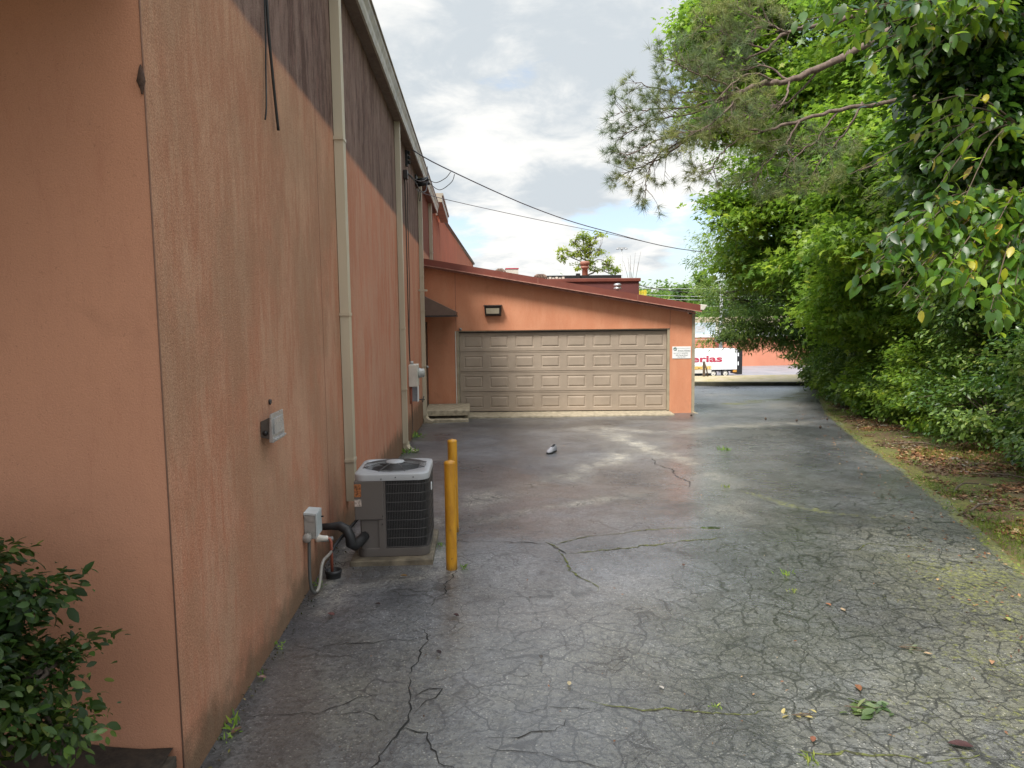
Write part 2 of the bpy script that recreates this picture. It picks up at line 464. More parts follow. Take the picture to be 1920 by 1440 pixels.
M['needle'] = leaf_mat('pine_needles', [(0, (0.104, 0.138, 0.050)), (0.6, (0.185, 0.220, 0.083)), (1, (0.312, 0.319, 0.143))], 0.25, 0.5, (0.25, 0.35, 0.1))
M['grass'] = leaf_mat('grass_blades', [(0, (0.07, 0.11, 0.02)), (0.7, (0.15, 0.21, 0.035)), (1, (0.28, 0.27, 0.08))], 0.3, 0.6)
M['litter'] = leaf_mat('dead_leaf_litter', [(0, (0.07, 0.032, 0.02)), (0.45, (0.17, 0.075, 0.04)), (0.8, (0.25, 0.14, 0.08)), (0.95, (0.33, 0.24, 0.16)), (1, (0.4, 0.34, 0.26))], 0.1, 0.7, (0.3, 0.15, 0.05))

# asphalt -------------------------------------------------------------
mt, T, b, _ = new_mat('wet_cracked_asphalt')
p = T.pos(); x, y, z = T.sep(p)
pale, dark, wet, moss, crk, olive = (T.attr(k) for k in ('pale', 'dark', 'wet', 'moss', 'crk', 'olive'))
n1 = T.noise(p, 0.8, 6, 0.6, 0.3); n2 = T.noise(p, 5, 5, 0.65); n3 = T.noise(p, 34, 5, 0.8); n4 = T.noise(p, 160, 2, 0.7)
c = T.mix(T.ramp(n1, 0.32, 0.68), (0.094, 0.097, 0.104), (0.184, 0.189, 0.199))
c = T.mix(T.ramp(n2, 0.35, 0.7, 0, 0.4), c, (0.075, 0.066, 0.056))
c = T.mix(T.math('MULTIPLY', olive, T.ramp(n2, 0.25, 0.6, 0.5, 1)), c, (0.140, 0.135, 0.088))
c = T.mix(T.math('MULTIPLY', dark, 0.85), c, (0.046, 0.046, 0.051))
c = T.mix(T.math('MULTIPLY', pale, T.ramp(n2, 0.2, 0.65, 0.45, 1)), c, (0.46, 0.425, 0.35))
# damp patches drying at different rates, fine pitting
dp = T.noise(p, 1.9, 6, 0.7, 0.4)
c = T.mix(T.ramp(dp, 0.46, 0.60, 0, 0.5), c, T.mix(1.0, c, (0.55, 0.55, 0.58), 'MULTIPLY'))
c = T.mix(T.ramp(T.noise(p, 13, 4, 0.75), 0.54, 0.66, 0, 0.55), c, T.mix(1.0, c, (0.5, 0.5, 0.5), 'MULTIPLY'))
# aggregate; pale chips brightened in the colour to imitate wet glints
vor = T.node('ShaderNodeTexVoronoi', feature='F1'); T.put(vor.inputs['Vector'], p); vor.inputs['Scale'].default_value = 62
ag = T.math('MULTIPLY', T.ramp(vor.outputs['Color'], 0.5, 0.95, 0, 1), T.ramp(vor.outputs['Distance'], 0.5, 0.2, 0, 1))
c = T.mix(T.math('MULTIPLY', ag, 0.75), c, T.mix(1.0, c, (3.6, 3.5, 3.4), 'MULTIPLY'))
c = T.mix(T.ramp(n3, 0.49, 0.57, 0, 0.85), c, T.mix(1.0, c, (0.36, 0.36, 0.38), 'MULTIPLY'))
# wet asphalt is darker
c = T.mix(T.ramp(wet, 0.1, 0.8, 0, 0.38), c, T.mix(1.0, c, (0.42, 0.43, 0.46), 'MULTIPLY'))
# alligator cracking, two scales
dst = T.node('ShaderNodeTexNoise'); T.put(dst.inputs['Vector'], p); dst.inputs['Scale'].default_value = 3.2; dst.inputs['Detail'].default_value = 4
off = T.vmath('SCALE', T.vmath('SUBTRACT', dst.outputs['Color'], (0.5, 0.5, 0.5))); off.node.inputs['Scale'].default_value = 0.30
pw = T.vmath('MULTIPLY', T.vmath('ADD', p, off), (1, 1, 0))
def cracks(sc, wd, thr_lo, thr_hi, seed):
    v = T.node('ShaderNodeTexVoronoi', feature='DISTANCE_TO_EDGE'); T.put(v.inputs['Vector'], T.vmath('ADD', pw, (seed, seed * 2, 0))); v.inputs['Scale'].default_value = sc
    line = T.ramp(v.outputs['Distance'], wd * 0.35, wd, 1, 0)
    br = T.ramp(T.math('ADD', crk, T.math('MULTIPLY', T.math('SUBTRACT', T.noise(p, 1.3, 4, 0.7), 0.5), 1.1)), thr_lo, thr_hi)
    return T.math('MULTIPLY', line, br)
ck1 = cracks(4.2, 0.032, 0.28, 0.48, 0.0)
ck2 = cracks(11.0, 0.04, 0.36, 0.66, 4.3)
ck = T.math('MAXIMUM', T.math('MULTIPLY', ck1, 0.95), T.math('MULTIPLY', ck2, 0.85))
c = T.mix(T.math('MULTIPLY', ck, 0.88), c, (0.012, 0.011, 0.010))
# moss: attribute plus growth in the cracks
mn = T.noise(p, 22, 5, 0.75)
mz = T.math('MULTIPLY', T.ramp(T.math('ADD', moss, T.math('MULTIPLY', T.math('SUBTRACT', mn, 0.5), 1.5)), 0.35, 0.6), T.ramp(moss, 0.0, 0.12))
c = T.mix(T.math('MULTIPLY', mz, 0.85), c, T.mix(T.ramp(T.noise(p, 40, 3), 0.35, 0.65), (0.085, 0.095, 0.022), (0.21, 0.215, 0.05)))
ro = T.ramp(T.math('ADD', T.math('MULTIPLY', n1, 0.6), T.math('MULTIPLY', n2, 0.4)), 0.35, 0.65, 0.30, 0.48)
ro = T.math('ADD', ro, T.math('MULTIPLY', pale, 0.28)); ro = T.math('ADD', ro, T.math('MULTIPLY', mz, 0.4))
ro = T.math('ADD', ro, T.math('MULTIPLY', olive, 0.12))
puddle = T.ramp(T.math('ADD', wet, T.math('MULTIPLY', T.math('SUBTRACT', n2, 0.5), 0.5)), 0.88, 0.98)
ro = T.math('MULTIPLY', ro, T.ramp(wet, 0.0, 1.0, 1.0, 0.62))
ro = T.mix(puddle, ro, (0.04, 0.04, 0.04))
T.put(b.inputs['Roughness'], ro)
T.put(b.inputs['Base Color'], T.mix(puddle, c, (0.03, 0.03, 0.03)))
b.inputs['Specular IOR Level'].default_value = 0.6
film = T.math('MULTIPLY', T.ramp(T.math('ADD', T.math('MULTIPLY', n1, 0.7), T.math('MULTIPLY', n2, 0.3)), 0.34, 0.50, 0.25, 1.0), T.math('SUBTRACT', 1.0, T.math('MAXIMUM', T.math('MULTIPLY', pale, 0.85), T.math('MULTIPLY', mz, 0.9))))
T.put(b.inputs['Coat Weight'], T.math('MULTIPLY', T.math('MULTIPLY', film, T.ramp(y, 8.5, 13.0, 1.0, 0.4)), T.math('ADD', 0.50, T.math('MULTIPLY', wet, 0.9), None, True)))
T.put(b.inputs['Coat Roughness'], T.math('ADD', T.ramp(wet, 0.0, 0.6, 0.26, 0.14), T.math('SUBTRACT', T.ramp(y, 7.0, 13.0, 0.0, 0.14), T.math('MULTIPLY', puddle, 0.12))))
b.inputs['Coat IOR'].default_value = 1.7
nb = T.node('ShaderNodeBump'); nb.inputs['Strength'].default_value = 0.55; nb.inputs['Distance'].default_value = 0.004
T.put(nb.inputs['Height'], T.math('MULTIPLY', n3, T.math('SUBTRACT', 1.0, puddle))); T.l.new(nb.outputs[0], b.inputs['Coat Normal'])
hh = T.math('ADD', T.math('MULTIPLY', ag, 0.5), T.math('MULTIPLY', n3, 1.1))
hh = T.math('MULTIPLY', hh, T.math('SUBTRACT', 1.0, puddle))
bump(T, b, hh, 1.0, 0.014)
M['asphalt'] = mt

# natural ground -------------------------------------------------------
mt, T, b, _ = new_mat('grass_and_soil_ground')
p = T.pos()
g1 = T.noise(p, 1.1, 5, 0.65, 0.4); g2 = T.noise(p, 14, 5, 0.7); g3 = T.noise(p, 60, 3, 0.7)
c = T.mix(T.ramp(g1, 0.4, 0.6), (0.10, 0.065, 0.035), (0.10, 0.13, 0.025))
c = T.mix(T.ramp(g2, 0.4, 0.65, 0, 0.7), c, (0.17, 0.085, 0.05))
c = T.mix(T.attr('mossy'), c, T.mix(T.ramp(T.noise(p, 18, 6, 0.8), 0.42, 0.58), (0.07, 0.068, 0.022), (0.20, 0.20, 0.035)))
c = T.mix(T.ramp(g3, 0.5, 0.7, 0, 0.5), c, (0.05, 0.035, 0.02))
T.put(b.inputs['Base Color'], c); b.inputs['Roughness'].default_value = 0.95
bump(T, b, T.math('ADD', g2, g3), 0.8, 0.02)
M['ground'] = mt
M['lot'] = simple('pale_lot_asphalt', (0.24, 0.24, 0.26), 0.5, var=0.25, scale=0.3)
M['kerb'] = simple('mossy_kerb', (0.075, 0.07, 0.045), 0.85, var=0.5, scale=4)
M['gravel_strip'] = simple('pale_gravel_strip', (0.44, 0.36, 0.25), 0.9, var=0.45, scale=2, dirt=(0.34, 0.29, 0.14))
M['soil'] = simple('dark_mulch', (0.035, 0.024, 0.016), 0.95, var=0.6, scale=25)

# ------------------------------------------------------------------ ground sheets
def terrain(x, y):
    x = np.asarray(x, float); y = np.asarray(y, float)
    near = gz(y) - 0.035 + 0.10 * sstep(0.0, 2.5, x - edge_x(y)) + 0.35 * sstep(3, 14, x - edge_x(y))
    near = near + 0.03 * (fbm(x * 1.5, y * 1.5) - 0.5) * sstep(0.05, 0.6, x - edge_x(y))
    bank = np.interp(y, [28.5, 29.5, 31.6, 34, 60, 1000], [0, 0.08, 0.05, -0.6, -5.3, -5.3])
    zz_ = near + bank
    low = sstep(33, 62, y)
    zz_ = zz_ * (1 - low) + (-5.97) * low
    zz_ = zz_ + sstep(135, 235, y) * 8.5 + sstep(235, 420, y) * 6
    return zz_
def grid_obj(name, xs, ys, zf, mat, kind):
    X_, Y_ = np.meshgrid(xs, ys)
    Z_ = zf(X_, Y_)
    V = np.stack([X_, Y_, Z_], -1).reshape(-1, 3)
    nx, ny = len(xs), len(ys)
    i = (np.arange(ny - 1)[:, None] * nx + np.arange(nx - 1)[None, :]).reshape(-1)
    Fc = np.stack([i, i + 1, i + 1 + nx, i + nx], -1)
    me = bpy.data.meshes.new(name)
    me.vertices.add(len(V)); me.vertices.foreach_set('co', V.reshape(-1))
    me.loops.add(Fc.size); me.loops.foreach_set('vertex_index', Fc.reshape(-1).astype(np.int32))
    me.polygons.add(len(Fc)); me.polygons.foreach_set('loop_start', (np.arange(len(Fc)) * 4).astype(np.int32))
    me.update(calc_edges=True)
    me.polygons.foreach_set('use_smooth', np.ones(len(Fc), bool))
    o = link_mesh(name, me, mat); tag(o, kind=kind)
    return o, X_, Y_
xs = np.unique(np.concatenate([np.linspace(-500, -20, 30), np.linspace(-20, 1, 22), np.linspace(1, 22, 190), np.linspace(22, 60, 40), np.linspace(60, 600, 40)]))
ys = np.unique(np.concatenate([np.linspace(-200, -5, 20), np.linspace(-5, 34, 300), np.linspace(34, 130, 60), np.linspace(130, 450, 60), np.linspace(450, 1200, 15)]))
gobj, X_, Y_ = grid_obj('ground', xs, ys, terrain, M['ground'], 'structure')
a = gobj.data.attributes.new('mossy', 'FLOAT', 'POINT')
de = X_ - edge_x(Y_)
mossy = np.where(Y_ < 30, 0.75 * sstep(0.42, 0.02, de + 1.3 * (fbm(X_ * 2.2, Y_ * 2.2) - 0.5)) * sstep(4.5, 7.5, Y_), 0)
a.data.foreach_set('value', mossy.reshape(-1).astype(np.float32))

# asphalt drive
rows = np.concatenate([np.arange(-5, 2, 0.2), np.arange(2, 12, 0.04), np.arange(12, 28.6, 0.08), [28.62]])
N_C = 250
t = np.linspace(0, 1, N_C)
wobble = 0.10 * (fbm(rows * 1.3, rows * 0 + 3.3) - 0.5) * 2
X_ = -1.6 + t[None, :] * (edge_x(rows)[:, None] + wobble[:, None] + 0.04 + 1.6)
Y_ = np.repeat(rows[:, None], N_C, 1)
hx = 0.012 * (fbm(X_ * 0.9, Y_ * 0.9) - 0.5) * 2
Z_ = gz(Y_) + hx - 0.03 * sstep(0.25, 0.0, edge_x(Y_) - X_)
V = np.stack([X_, Y_, Z_], -1).reshape(-1, 3)
i = (np.arange(len(rows) - 1)[:, None] * N_C + np.arange(N_C - 1)[None, :]).reshape(-1)
Fc = np.stack([i, i + 1, i + 1 + N_C, i + N_C], -1)
me = bpy.data.meshes.new('asphalt_drive')
me.vertices.add(len(V)); me.vertices.foreach_set('co', V.reshape(-1))
me.loops.add(Fc.size); me.loops.foreach_set('vertex_index', Fc.reshape(-1).astype(np.int32))
me.polygons.add(len(Fc)); me.polygons.foreach_set('loop_start', (np.arange(len(Fc)) * 4).astype(np.int32))
me.update(calc_edges=True); me.polygons.foreach_set('use_smooth', np.ones(len(Fc), bool))
drive = tag(link_mesh('asphalt_drive', me, M['asphalt']), kind='structure')
def setattr_(name, arr):
    a = drive.data.attributes.new(name, 'FLOAT', 'POINT'); a.data.foreach_set('value', np.clip(arr, 0, 1).reshape(-1).astype(np.float32))
wx = X_ + 0.5 * (fbm(X_ * 1.2, Y_ * 1.2) - 0.5); wy = Y_ + 0.9 * (fbm(X_ * 1.1 + 9, Y_ * 1.1) - 0.5)
brk = (0.4 + 0.75 * sstep(0.35, 0.6, fbm(X_ * 2.4, Y_ * 1.6 + 5))) * (0.6 + 0.4 * sstep(0.4, 0.55, fbm(X_ * 9, Y_ * 7)))
streaks = [([(-0.43, 8.02), (0.33, 8.69), (1.34, 9.66), (2.28, 10.93), (2.79, 12.03), (2.68, 13.91), (2.43, 15.37)], 0.30, 0.75),
           ([(2.58, 12.4), (2.99, 11.39), (3.27, 10.29), (3.05, 8.36), (2.75, 7.27)], 0.28, 0.55),
           ([(-0.38, 7.04), (0.34, 7.42), (1.09, 7.85), (1.87, 8.34)], 0.18, 0.6),
           ([(2.63, 14.84), (3.88, 13.97), (5.73, 14.78), (7.03, 15.62)], 0.35, 0.6),
           ([(3.4, 12.6), (4.2, 13.4), (5.6, 13.6)], 0.5, 0.3),
           ([(-1.2, 5.45), (-0.88, 5.66), (-0.54, 5.74), (-0.37, 5.79)], 0.11, 1.0),
           ([(-1.28, 5.1), (-1.15, 5.5), (-1.22, 6.6)], 0.09, 0.8),
           ([(-0.40, 5.8), (-0.36, 6.9), (-0.5, 7.3)], 0.07, 0.8),
           ([(8.5, 24), (10, 23), (11.5, 24.5)], 0.8, 0.4), ([(6, 20), (8, 19), (9.5, 20.5)], 0.6, 0.35)]
pale = np.zeros_like(X_)
for pl, wd, am in streaks:
    pale = np.maximum(pale, am * np.exp(-(pdist(wx, wy, pl) / wd) ** 2))
pale = pale * brk + 0.10 * sstep(0.5, 0.7, fbm(X_ * 0.8 + 2, Y_ * 0.8))
setattr_('pale', pale)
darks = [([(-0.3, 10.3), (0.6, 10.1)], 0.8, 0.9), ([(-0.6, 15.9), (1.45, 15.55), (2.69, 15.86)], 0.8, 0.95), ([(3.4, 16.6), (4.8, 16.6)], 0.5, 0.6),
         ([(-1.25, 5.0), (-1.15, 4.2), (-1.08, 3.34), (-0.95, 2.5)], 0.30, 1.0), ([(-0.75, 4.15), (-0.85, 3.9)], 0.22, 0.7),
         ([(0.4, 3.77), (0.84, 3.62)], 0.3, 0.5), ([(-0.7, 5.35), (-0.75, 5.2)], 0.12, 0.8), ([(-1.0, 12), (-0.9, 16)], 0.5, 0.5), ([(-1.0, 7.2), (-0.9, 10)], 0.3, 0.5),
         ([(-0.85, 5.78), (-0.5, 5.76)], 0.06, 1.0), ([(-0.3, 5.2), (0.4, 4.8)], 0.35, 0.5), ([(0.2, 3.3), (1.2, 3.5)], 0.35, 0.55), ([(-0.9, 3.6), (-0.7, 3.0)], 0.3, 0.5), ([(1.8, 4.2), (3.2, 4.6)], 0.3, 0.35)]
dark = np.zeros_like(X_)
for pl, wd, am in darks:
    dark = np.maximum(dark, am * np.exp(-(pdist(wx, wy, pl) / wd) ** 2))
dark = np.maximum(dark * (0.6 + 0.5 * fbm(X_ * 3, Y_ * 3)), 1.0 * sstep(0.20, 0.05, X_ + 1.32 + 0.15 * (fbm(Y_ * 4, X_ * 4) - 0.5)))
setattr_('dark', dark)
wet = np.maximum(np.exp(-(pdist(wx, wy, [(2.1, 7.5), (2.45, 7.3)]) / 0.45) ** 2) * 0.75,
                 np.exp(-(np.hypot((X_ - 2.25) / 0.15, (Y_ - 6.68) / 0.09)) ** 2) * 1.5)
wet = np.maximum(wet, 0.55 * np.exp(-(pdist(wx, wy, [(4.6, 9), (5, 12), (4.2, 8)]) / 1.0) ** 2))
wet = np.maximum(wet, 0.6 * np.exp(-(pdist(wx, wy, [(0.9, 4.6), (0.55, 3.5), (0.4, 3)]) / 0.5) ** 2))
wet = np.maximum(wet, 0.5 * np.exp(-(pdist(wx, wy, [(9, 22), (11, 25)]) / 2.0) ** 2))
sheen = np.exp(-(pdist(wx, wy, [(0.6, 3.2), (1.2, 4.4), (1.9, 6.0), (2.9, 8.0), (4.2, 10.5), (5.6, 13)]) / (0.65 + 0.09 * Y_)) ** 2)
wet = np.maximum(wet, 0.95 * sheen * (0.45 + 0.9 * fbm(X_ * 2.1 + 3, Y_ * 1.6)))
wet = np.maximum(wet, 0.42 * sstep(0.35, 0.6, fbm(X_ * 0.9 + 8, Y_ * 0.7)) * sstep(-0.02, 0.5, edge_x(Y_) - X_ - 0.5))
wet = np.maximum(wet, 0.7 * np.exp(-(pdist(wx, wy, [(-1.15, 4.3), (-1.08, 3.34), (-0.95, 2.5)]) / 0.2) ** 2))
wet = np.minimum(wet, np.where(np.hypot((X_ - 2.25) / 0.3, (Y_ - 6.68) / 0.2) < 1, 2, 0.8))
setattr_('wet', wet)
de = edge_x(Y_) - X_
moss = np.maximum(0.7 * sstep(0.22, 0.0, de) * sstep(3.8, 6, Y_), 0.38 * sstep(2.0, 0.6, de) * sstep(8.0, 5.0, Y_))
moss = np.maximum(moss, 0.34 * sstep(0.0, 1.4, X_ - 0.9) * sstep(5.2, 2.8, Y_))
moss = np.maximum(moss, 0.45 * np.exp(-(pdist(wx, wy, [(3.3, 8.3), (3.6, 7.4), (4.1, 6.6)]) / 0.12) ** 2))
moss = np.maximum(moss, 0.5 * np.exp(-(pdist(wx, wy, [(7.5, 20.5), (9.5, 21.5), (12, 25)]) / 0.7) ** 2))
setattr_('moss', moss * (0.5 + fbm(X_ * 2.5, Y_ * 2.5)))
crk = 0.34 + 0.62 * sstep(0.6, 3.0, X_ + 0.35 * (4 - Y_)) * sstep(8.5, 5.0, Y_) + 0.32 * sstep(-0.6, 0.6, X_) * sstep(5.6, 3.2, Y_)
setattr_('crk', crk * sstep(13, 8, Y_) + 0.02)
setattr_('olive', np.maximum(0.75 * sstep(5.6, 3.6, Y_) * (0.35 + 0.9 * fbm(X_ * 1.1 + 4, Y_ * 1.1)), 0.8 * sstep(2.2, 3.6, X_) * sstep(8, 5, Y_)) * sstep(-1.3, -0.9, X_))

# the long named cracks: ribbons a few millimetres proud, as thin dark joints
def ribbon(mb, pl, w0, seed):
    rr = random.Random(seed); pts = []; ox = oy = 0.0
    for (a0, b0) in zip(pl[:-1], pl[1:]):
        n = max(2, int(math.dist(a0, b0) / 0.035))
        for k in range(n):
            f = k / n
            ox = ox * .88 + rr.gauss(0, 0.011); oy = oy * .88 + rr.gauss(0, 0.013)
            pts.append((a0[0] + (b0[0] - a0[0]) * f + ox, a0[1] + (b0[1] - a0[1]) * f + oy))
    pts.append(pl[-1])
    vs = []
    for k, q in enumerate(pts):
        qa = pts[max(k - 1, 0)]; qb = pts[min(k + 1, len(pts) - 1)]
        tx, ty = qb[0] - qa[0], qb[1] - qa[1]; L = math.hypot(tx, ty) or 1
        ww = w0 * rr.uniform(0.25, 1.0) * min(1, (k + 1) / 4, (len(pts) - k) / 4)
        z0 = float(gz(q[1])) + 0.012 * 2 * (float(fbm(np.array(q[0] * 0.9), np.array(q[1] * 0.9))) - 0.5) + 0.003
        if rr.random() < .05: ww *= .1
        ww *= .55 + .9 * abs(math.sin(k * .13 + seed))
        vs += [(q[0] - ty / L * ww, q[1] + tx / L * ww, z0), (q[0] + ty / L * ww, q[1] - tx / L * ww, z0)]
    mb.add(vs, [(2 * k, 2 * k + 1, 2 * k + 3, 2 * k + 2) for k in range(len(pts) - 1)])
M['crack'] = simple('dark_crack', (0.014, 0.013, 0.011), 0.9, var=0.3, scale=20)
M['crack_moss'] = simple('moss_in_crack', (0.11, 0.125, 0.025), 0.95, var=0.75, scale=35, dirt=(0.018, 0.016, 0.01))
mb = MB()
CR = [([(-1.29, 4.36), (-1.06, 4.38), (-0.7, 4.41), (-0.4, 4.46), (-0.19, 4.56), (-0.12, 4.62)], .005),
      ([(-0.42, 4.62), (-0.36, 4.5), (-0.39, 4.14), (-0.43, 3.91), (-0.44, 3.77), (-0.36, 3.6), (-0.45, 3.41), (-0.53, 3.26), (-0.56, 3.12), (-0.6, 2.8)], .007),
      ([(-0.45, 3.41), (-0.29, 3.38), (-0.25, 3.22), (-0.19, 3.1), (-0.05, 3.0)], .006),
      ([(-1.31, 3.62), (-1.08, 3.6), (-0.86, 3.59), (-0.76, 3.66), (-0.55, 3.78)], .004),
      ([(-0.86, 3.6), (-0.62, 3.55), (-0.45, 3.45)], .003),
      ([(-0.42, 3.77), (-0.3, 3.82), (-0.23, 3.78), (-0.25, 3.68), (-0.36, 3.58)], .005),
      ([(-0.25, 4.37), (-0.12, 4.28), (-0.02, 4.3), (0.18, 4.23)], .004),
      ([(0.05, 4.0), (0.06, 3.93), (0.22, 3.9), (0.3, 3.94)], .003),
      ([(2.69, 10.88), (2.62, 10.4), (2.75, 9.91), (2.64, 9.28), (2.7, 8.9), (2.59, 8.57)], .012),
      ([(-0.21, 6.44), (0.19, 6.36), (0.63, 6.32)], .007), ([(-0.19, 5.73), (-0.26, 5.44), (-0.33, 5.12), (-0.39, 4.93)], .006),
      ([(-0.02, 3.34), (0.14, 3.3), (0.35, 3.36), (0.42, 3.45)], .005), ([(0.02, 3.25), (0.23, 3.19), (0.37, 3.1), (0.6, 3.0)], .005),
      ([(0.05, 3.6), (0.2, 3.52), (0.45, 3.56), (0.62, 3.5)], .003), ([(0.64, 6.26), (0.74, 6.01)], .008),
      ([(5.6, 18.3), (8.5, 18.6)], .010)]
for k, (pl, wd) in enumerate(CR): ribbon(mb, pl, wd * 0.7, 100 + k)
ck_o = mb.build('crack', M['crack'], drive)
mb = MB()
CM = [([(0.58, 6.37), (0.64, 6.26), (0.71, 6.02), (0.71, 5.72), (0.77, 5.47), (0.85, 5.29), (0.87, 5.13)], .011),
      ([(0.74, 6.01), (1.17, 6.09), (1.69, 6.23), (2.29, 6.38)], .012), ([(0.65, 6.29), (0.99, 6.45), (1.54, 6.63), (2.13, 6.67)], .009),
      ([(1.4, 6.17), (1.7, 6.24)], .03), ([(0.55, 3.62), (0.8, 3.5), (1.2, 3.42), (1.5, 3.45)], .008), ([(1.5, 3.1), (1.9, 3.0), (2.3, 3.02)], .012),
      ([(3.2, 5.9), (3.5, 6.05), (3.9, 5.9)], .012)]
for k, (pl, wd) in enumerate(CM): ribbon(mb, pl, wd * 0.75, 200 + k)
mb.build('mossy_crack', M['crack_moss'], drive)

# kerb across the far end, planted strip behind it, lower car park
mb = MB()
mb.hexa([(5, 29.75 - .4, -0.9), (15.3, 27.45, -0.9), (15.3, 27.75, -0.9), (5, 30.0 - .35, -0.9), (5, 29.75 - .4, -0.58), (15.3, 27.45, -0.60), (15.3, 27.75, -0.60), (5, 29.65, -0.58)])
kerb = tag(mb.build('kerb', M['kerb'], bevel=0.02), kind='structure')
mb = MB()
mb.add([(4, 29.66, -0.60), (15.3, 27.76, -0.61), (16.5, 31.0, -0.55), (4, 31.6, -0.58)], [(0, 1, 2, 3)])
tag(mb.build('verge_strip', M['gravel_strip']), kind='structure')
mb = MB()
mb.add([(-40, 66, -5.95), (120, 66, -5.95), (120, 128, -5.95), (-40, 128, -5.95)], [(0, 1, 2, 3)])
tag(mb.build('lower_car_park', M['lot']), kind='structure')

# raised soil bed left of the corner
xs2 = np.linspace(-9, -1.36, 60); ys2 = np.linspace(-2, 3.02, 50)
def bed(x, y): return 0.22 + 0.06 * fbm(x * 2, y * 2) + 0.05 * sstep(-1.4, -2.2, x) - 0.0
bo, _, _ = grid_obj('soil', xs2, ys2, bed, M['soil'], 'structure')
mb = MB()
mb.tube([(-1.335, -2, 0.0), (-1.335, -1.9, 0.0)], 0.001, 4)
o = thing('timber_edging', 'rotting grey timber edging board at the foot of the corner wall', 'timber edging', (-1.9, 2.8, 0.2))
mb = MB()
rr = random.Random(5)
for k in range(5):
    zb = 0.10 + k * 0.028
    mb.hexa([(-3.4, 2.74 + k * .012, zb - .05), (-1.33 + rr.uniform(-.02, .02), 2.80 + k * .02, zb), (-1.33, 2.98, zb), (-3.4, 2.93, zb - .05),
             (-3.4, 2.74 + k * .012, zb - .026), (-1.35 + rr.uniform(-.03, .02), 2.80 + k * .02, zb + .026), (-1.33, 2.98, zb + .026), (-3.4, 2.93, zb - .026)])
mb.build('board', simple('dark_rotten_timber', (.06, .045, .03), .9, var=.6, scale=14), o, bevel=0.004)

# ------------------------------------------------------------------ main building
bld = thing('main_building', 'long tall salmon stucco building with dark painted top stripe on the left', 'building', (-5, 12, 0))
mb = MB(); mb.box(-1.62, 3.03, -0.8, -1.32, 22.6, 5.43); mb.build('side_wall', M['wall_side'], bld)
mb = MB(); mb.box(-9.5, 3.027, -0.3, -1.323, 3.33, 5.43); mb.build('end_wall', M['wall_return'], bld)
mb = MB(); mb.box(-9.5, 22.3, -0.8, -1.62, 22.6, 5.43); mb.box(-9.8, 3.03, -0.8, -9.5, 22.6, 5.43); mb.build('back_wall', M['wall_side'], bld)
mb = MB(); mb.hexa([(-9.8, 2.95, 5.44), (-1.25, 2.95, 5.44), (-1.25, 22.6, 5.44), (-9.8, 22.6, 5.44), (-9.8, 2.95, 6.2), (-1.25, 2.95, 5.56), (-1.25, 22.6, 5.56), (-9.8, 22.6, 6.2)])
mb.build('roof', M['maroon'], bld)
# caulk line on the corner, flaking edge
mb = MB()
mb.tube([(-1.322, 3.026, 0.1), (-1.321, 3.026, 2.2), (-1.322, 3.026, 5.4)], 0.0035, 6)
mb.build('corner_joint', simple('dark_joint', (0.22, 0.12, 0.08), 0.9), bld)
# soffit + gutter
mb = MB(); mb.box(-1.317, 3.0, 5.385, -1.19, 22.5, 5.41); so = mb.build('soffit', M['soffit'], bld)
mb = MB()
prof = [(-1.19, 5.385), (-1.165, 5.385), (-1.15, 5.44), (-1.15, 5.50), (-1.12, 5.56), (-1.12, 5.62), (-1.10, 5.62), (-1.10, 5.635), (-1.135, 5.635), (-1.135, 5.57), (-1.165, 5.51), (-1.165, 5.40), (-1.19, 5.40)]
mb.prism([(a_, 3.0, b_) for a_, b_ in prof], (0, 19.5, 0))
mb.build('gutter', M['gutter'], bld)
mb = MB(); mb.box(-1.30, 22.6, 5.75, -1.02, 27.4, 5.95); mb.box(-1.34, 22.6, 5.95, -0.98, 27.4, 6.02); mb.build('end_parapet', M['gutter'], bld)
mb = MB(); mb.box(-1.7, 22.61, -0.8, -1.36, 27.4, 5.74); mb.build('rear_side_wall', M['wall_rear'], bld)
# porch roof over the end wall (the shade on the end wall comes from it)
mb = MB(); mb.box(-9.5, 0.75, 3.52, -1.40, 3.02, 3.74); mb.build('porch_roof', M['soffit'], bld)
mb = MB(); mb.box(-1.40, 0.72, 3.50, -1.34, 3.02, 3.78); mb.build('porch_fascia', M['maroon'], bld)

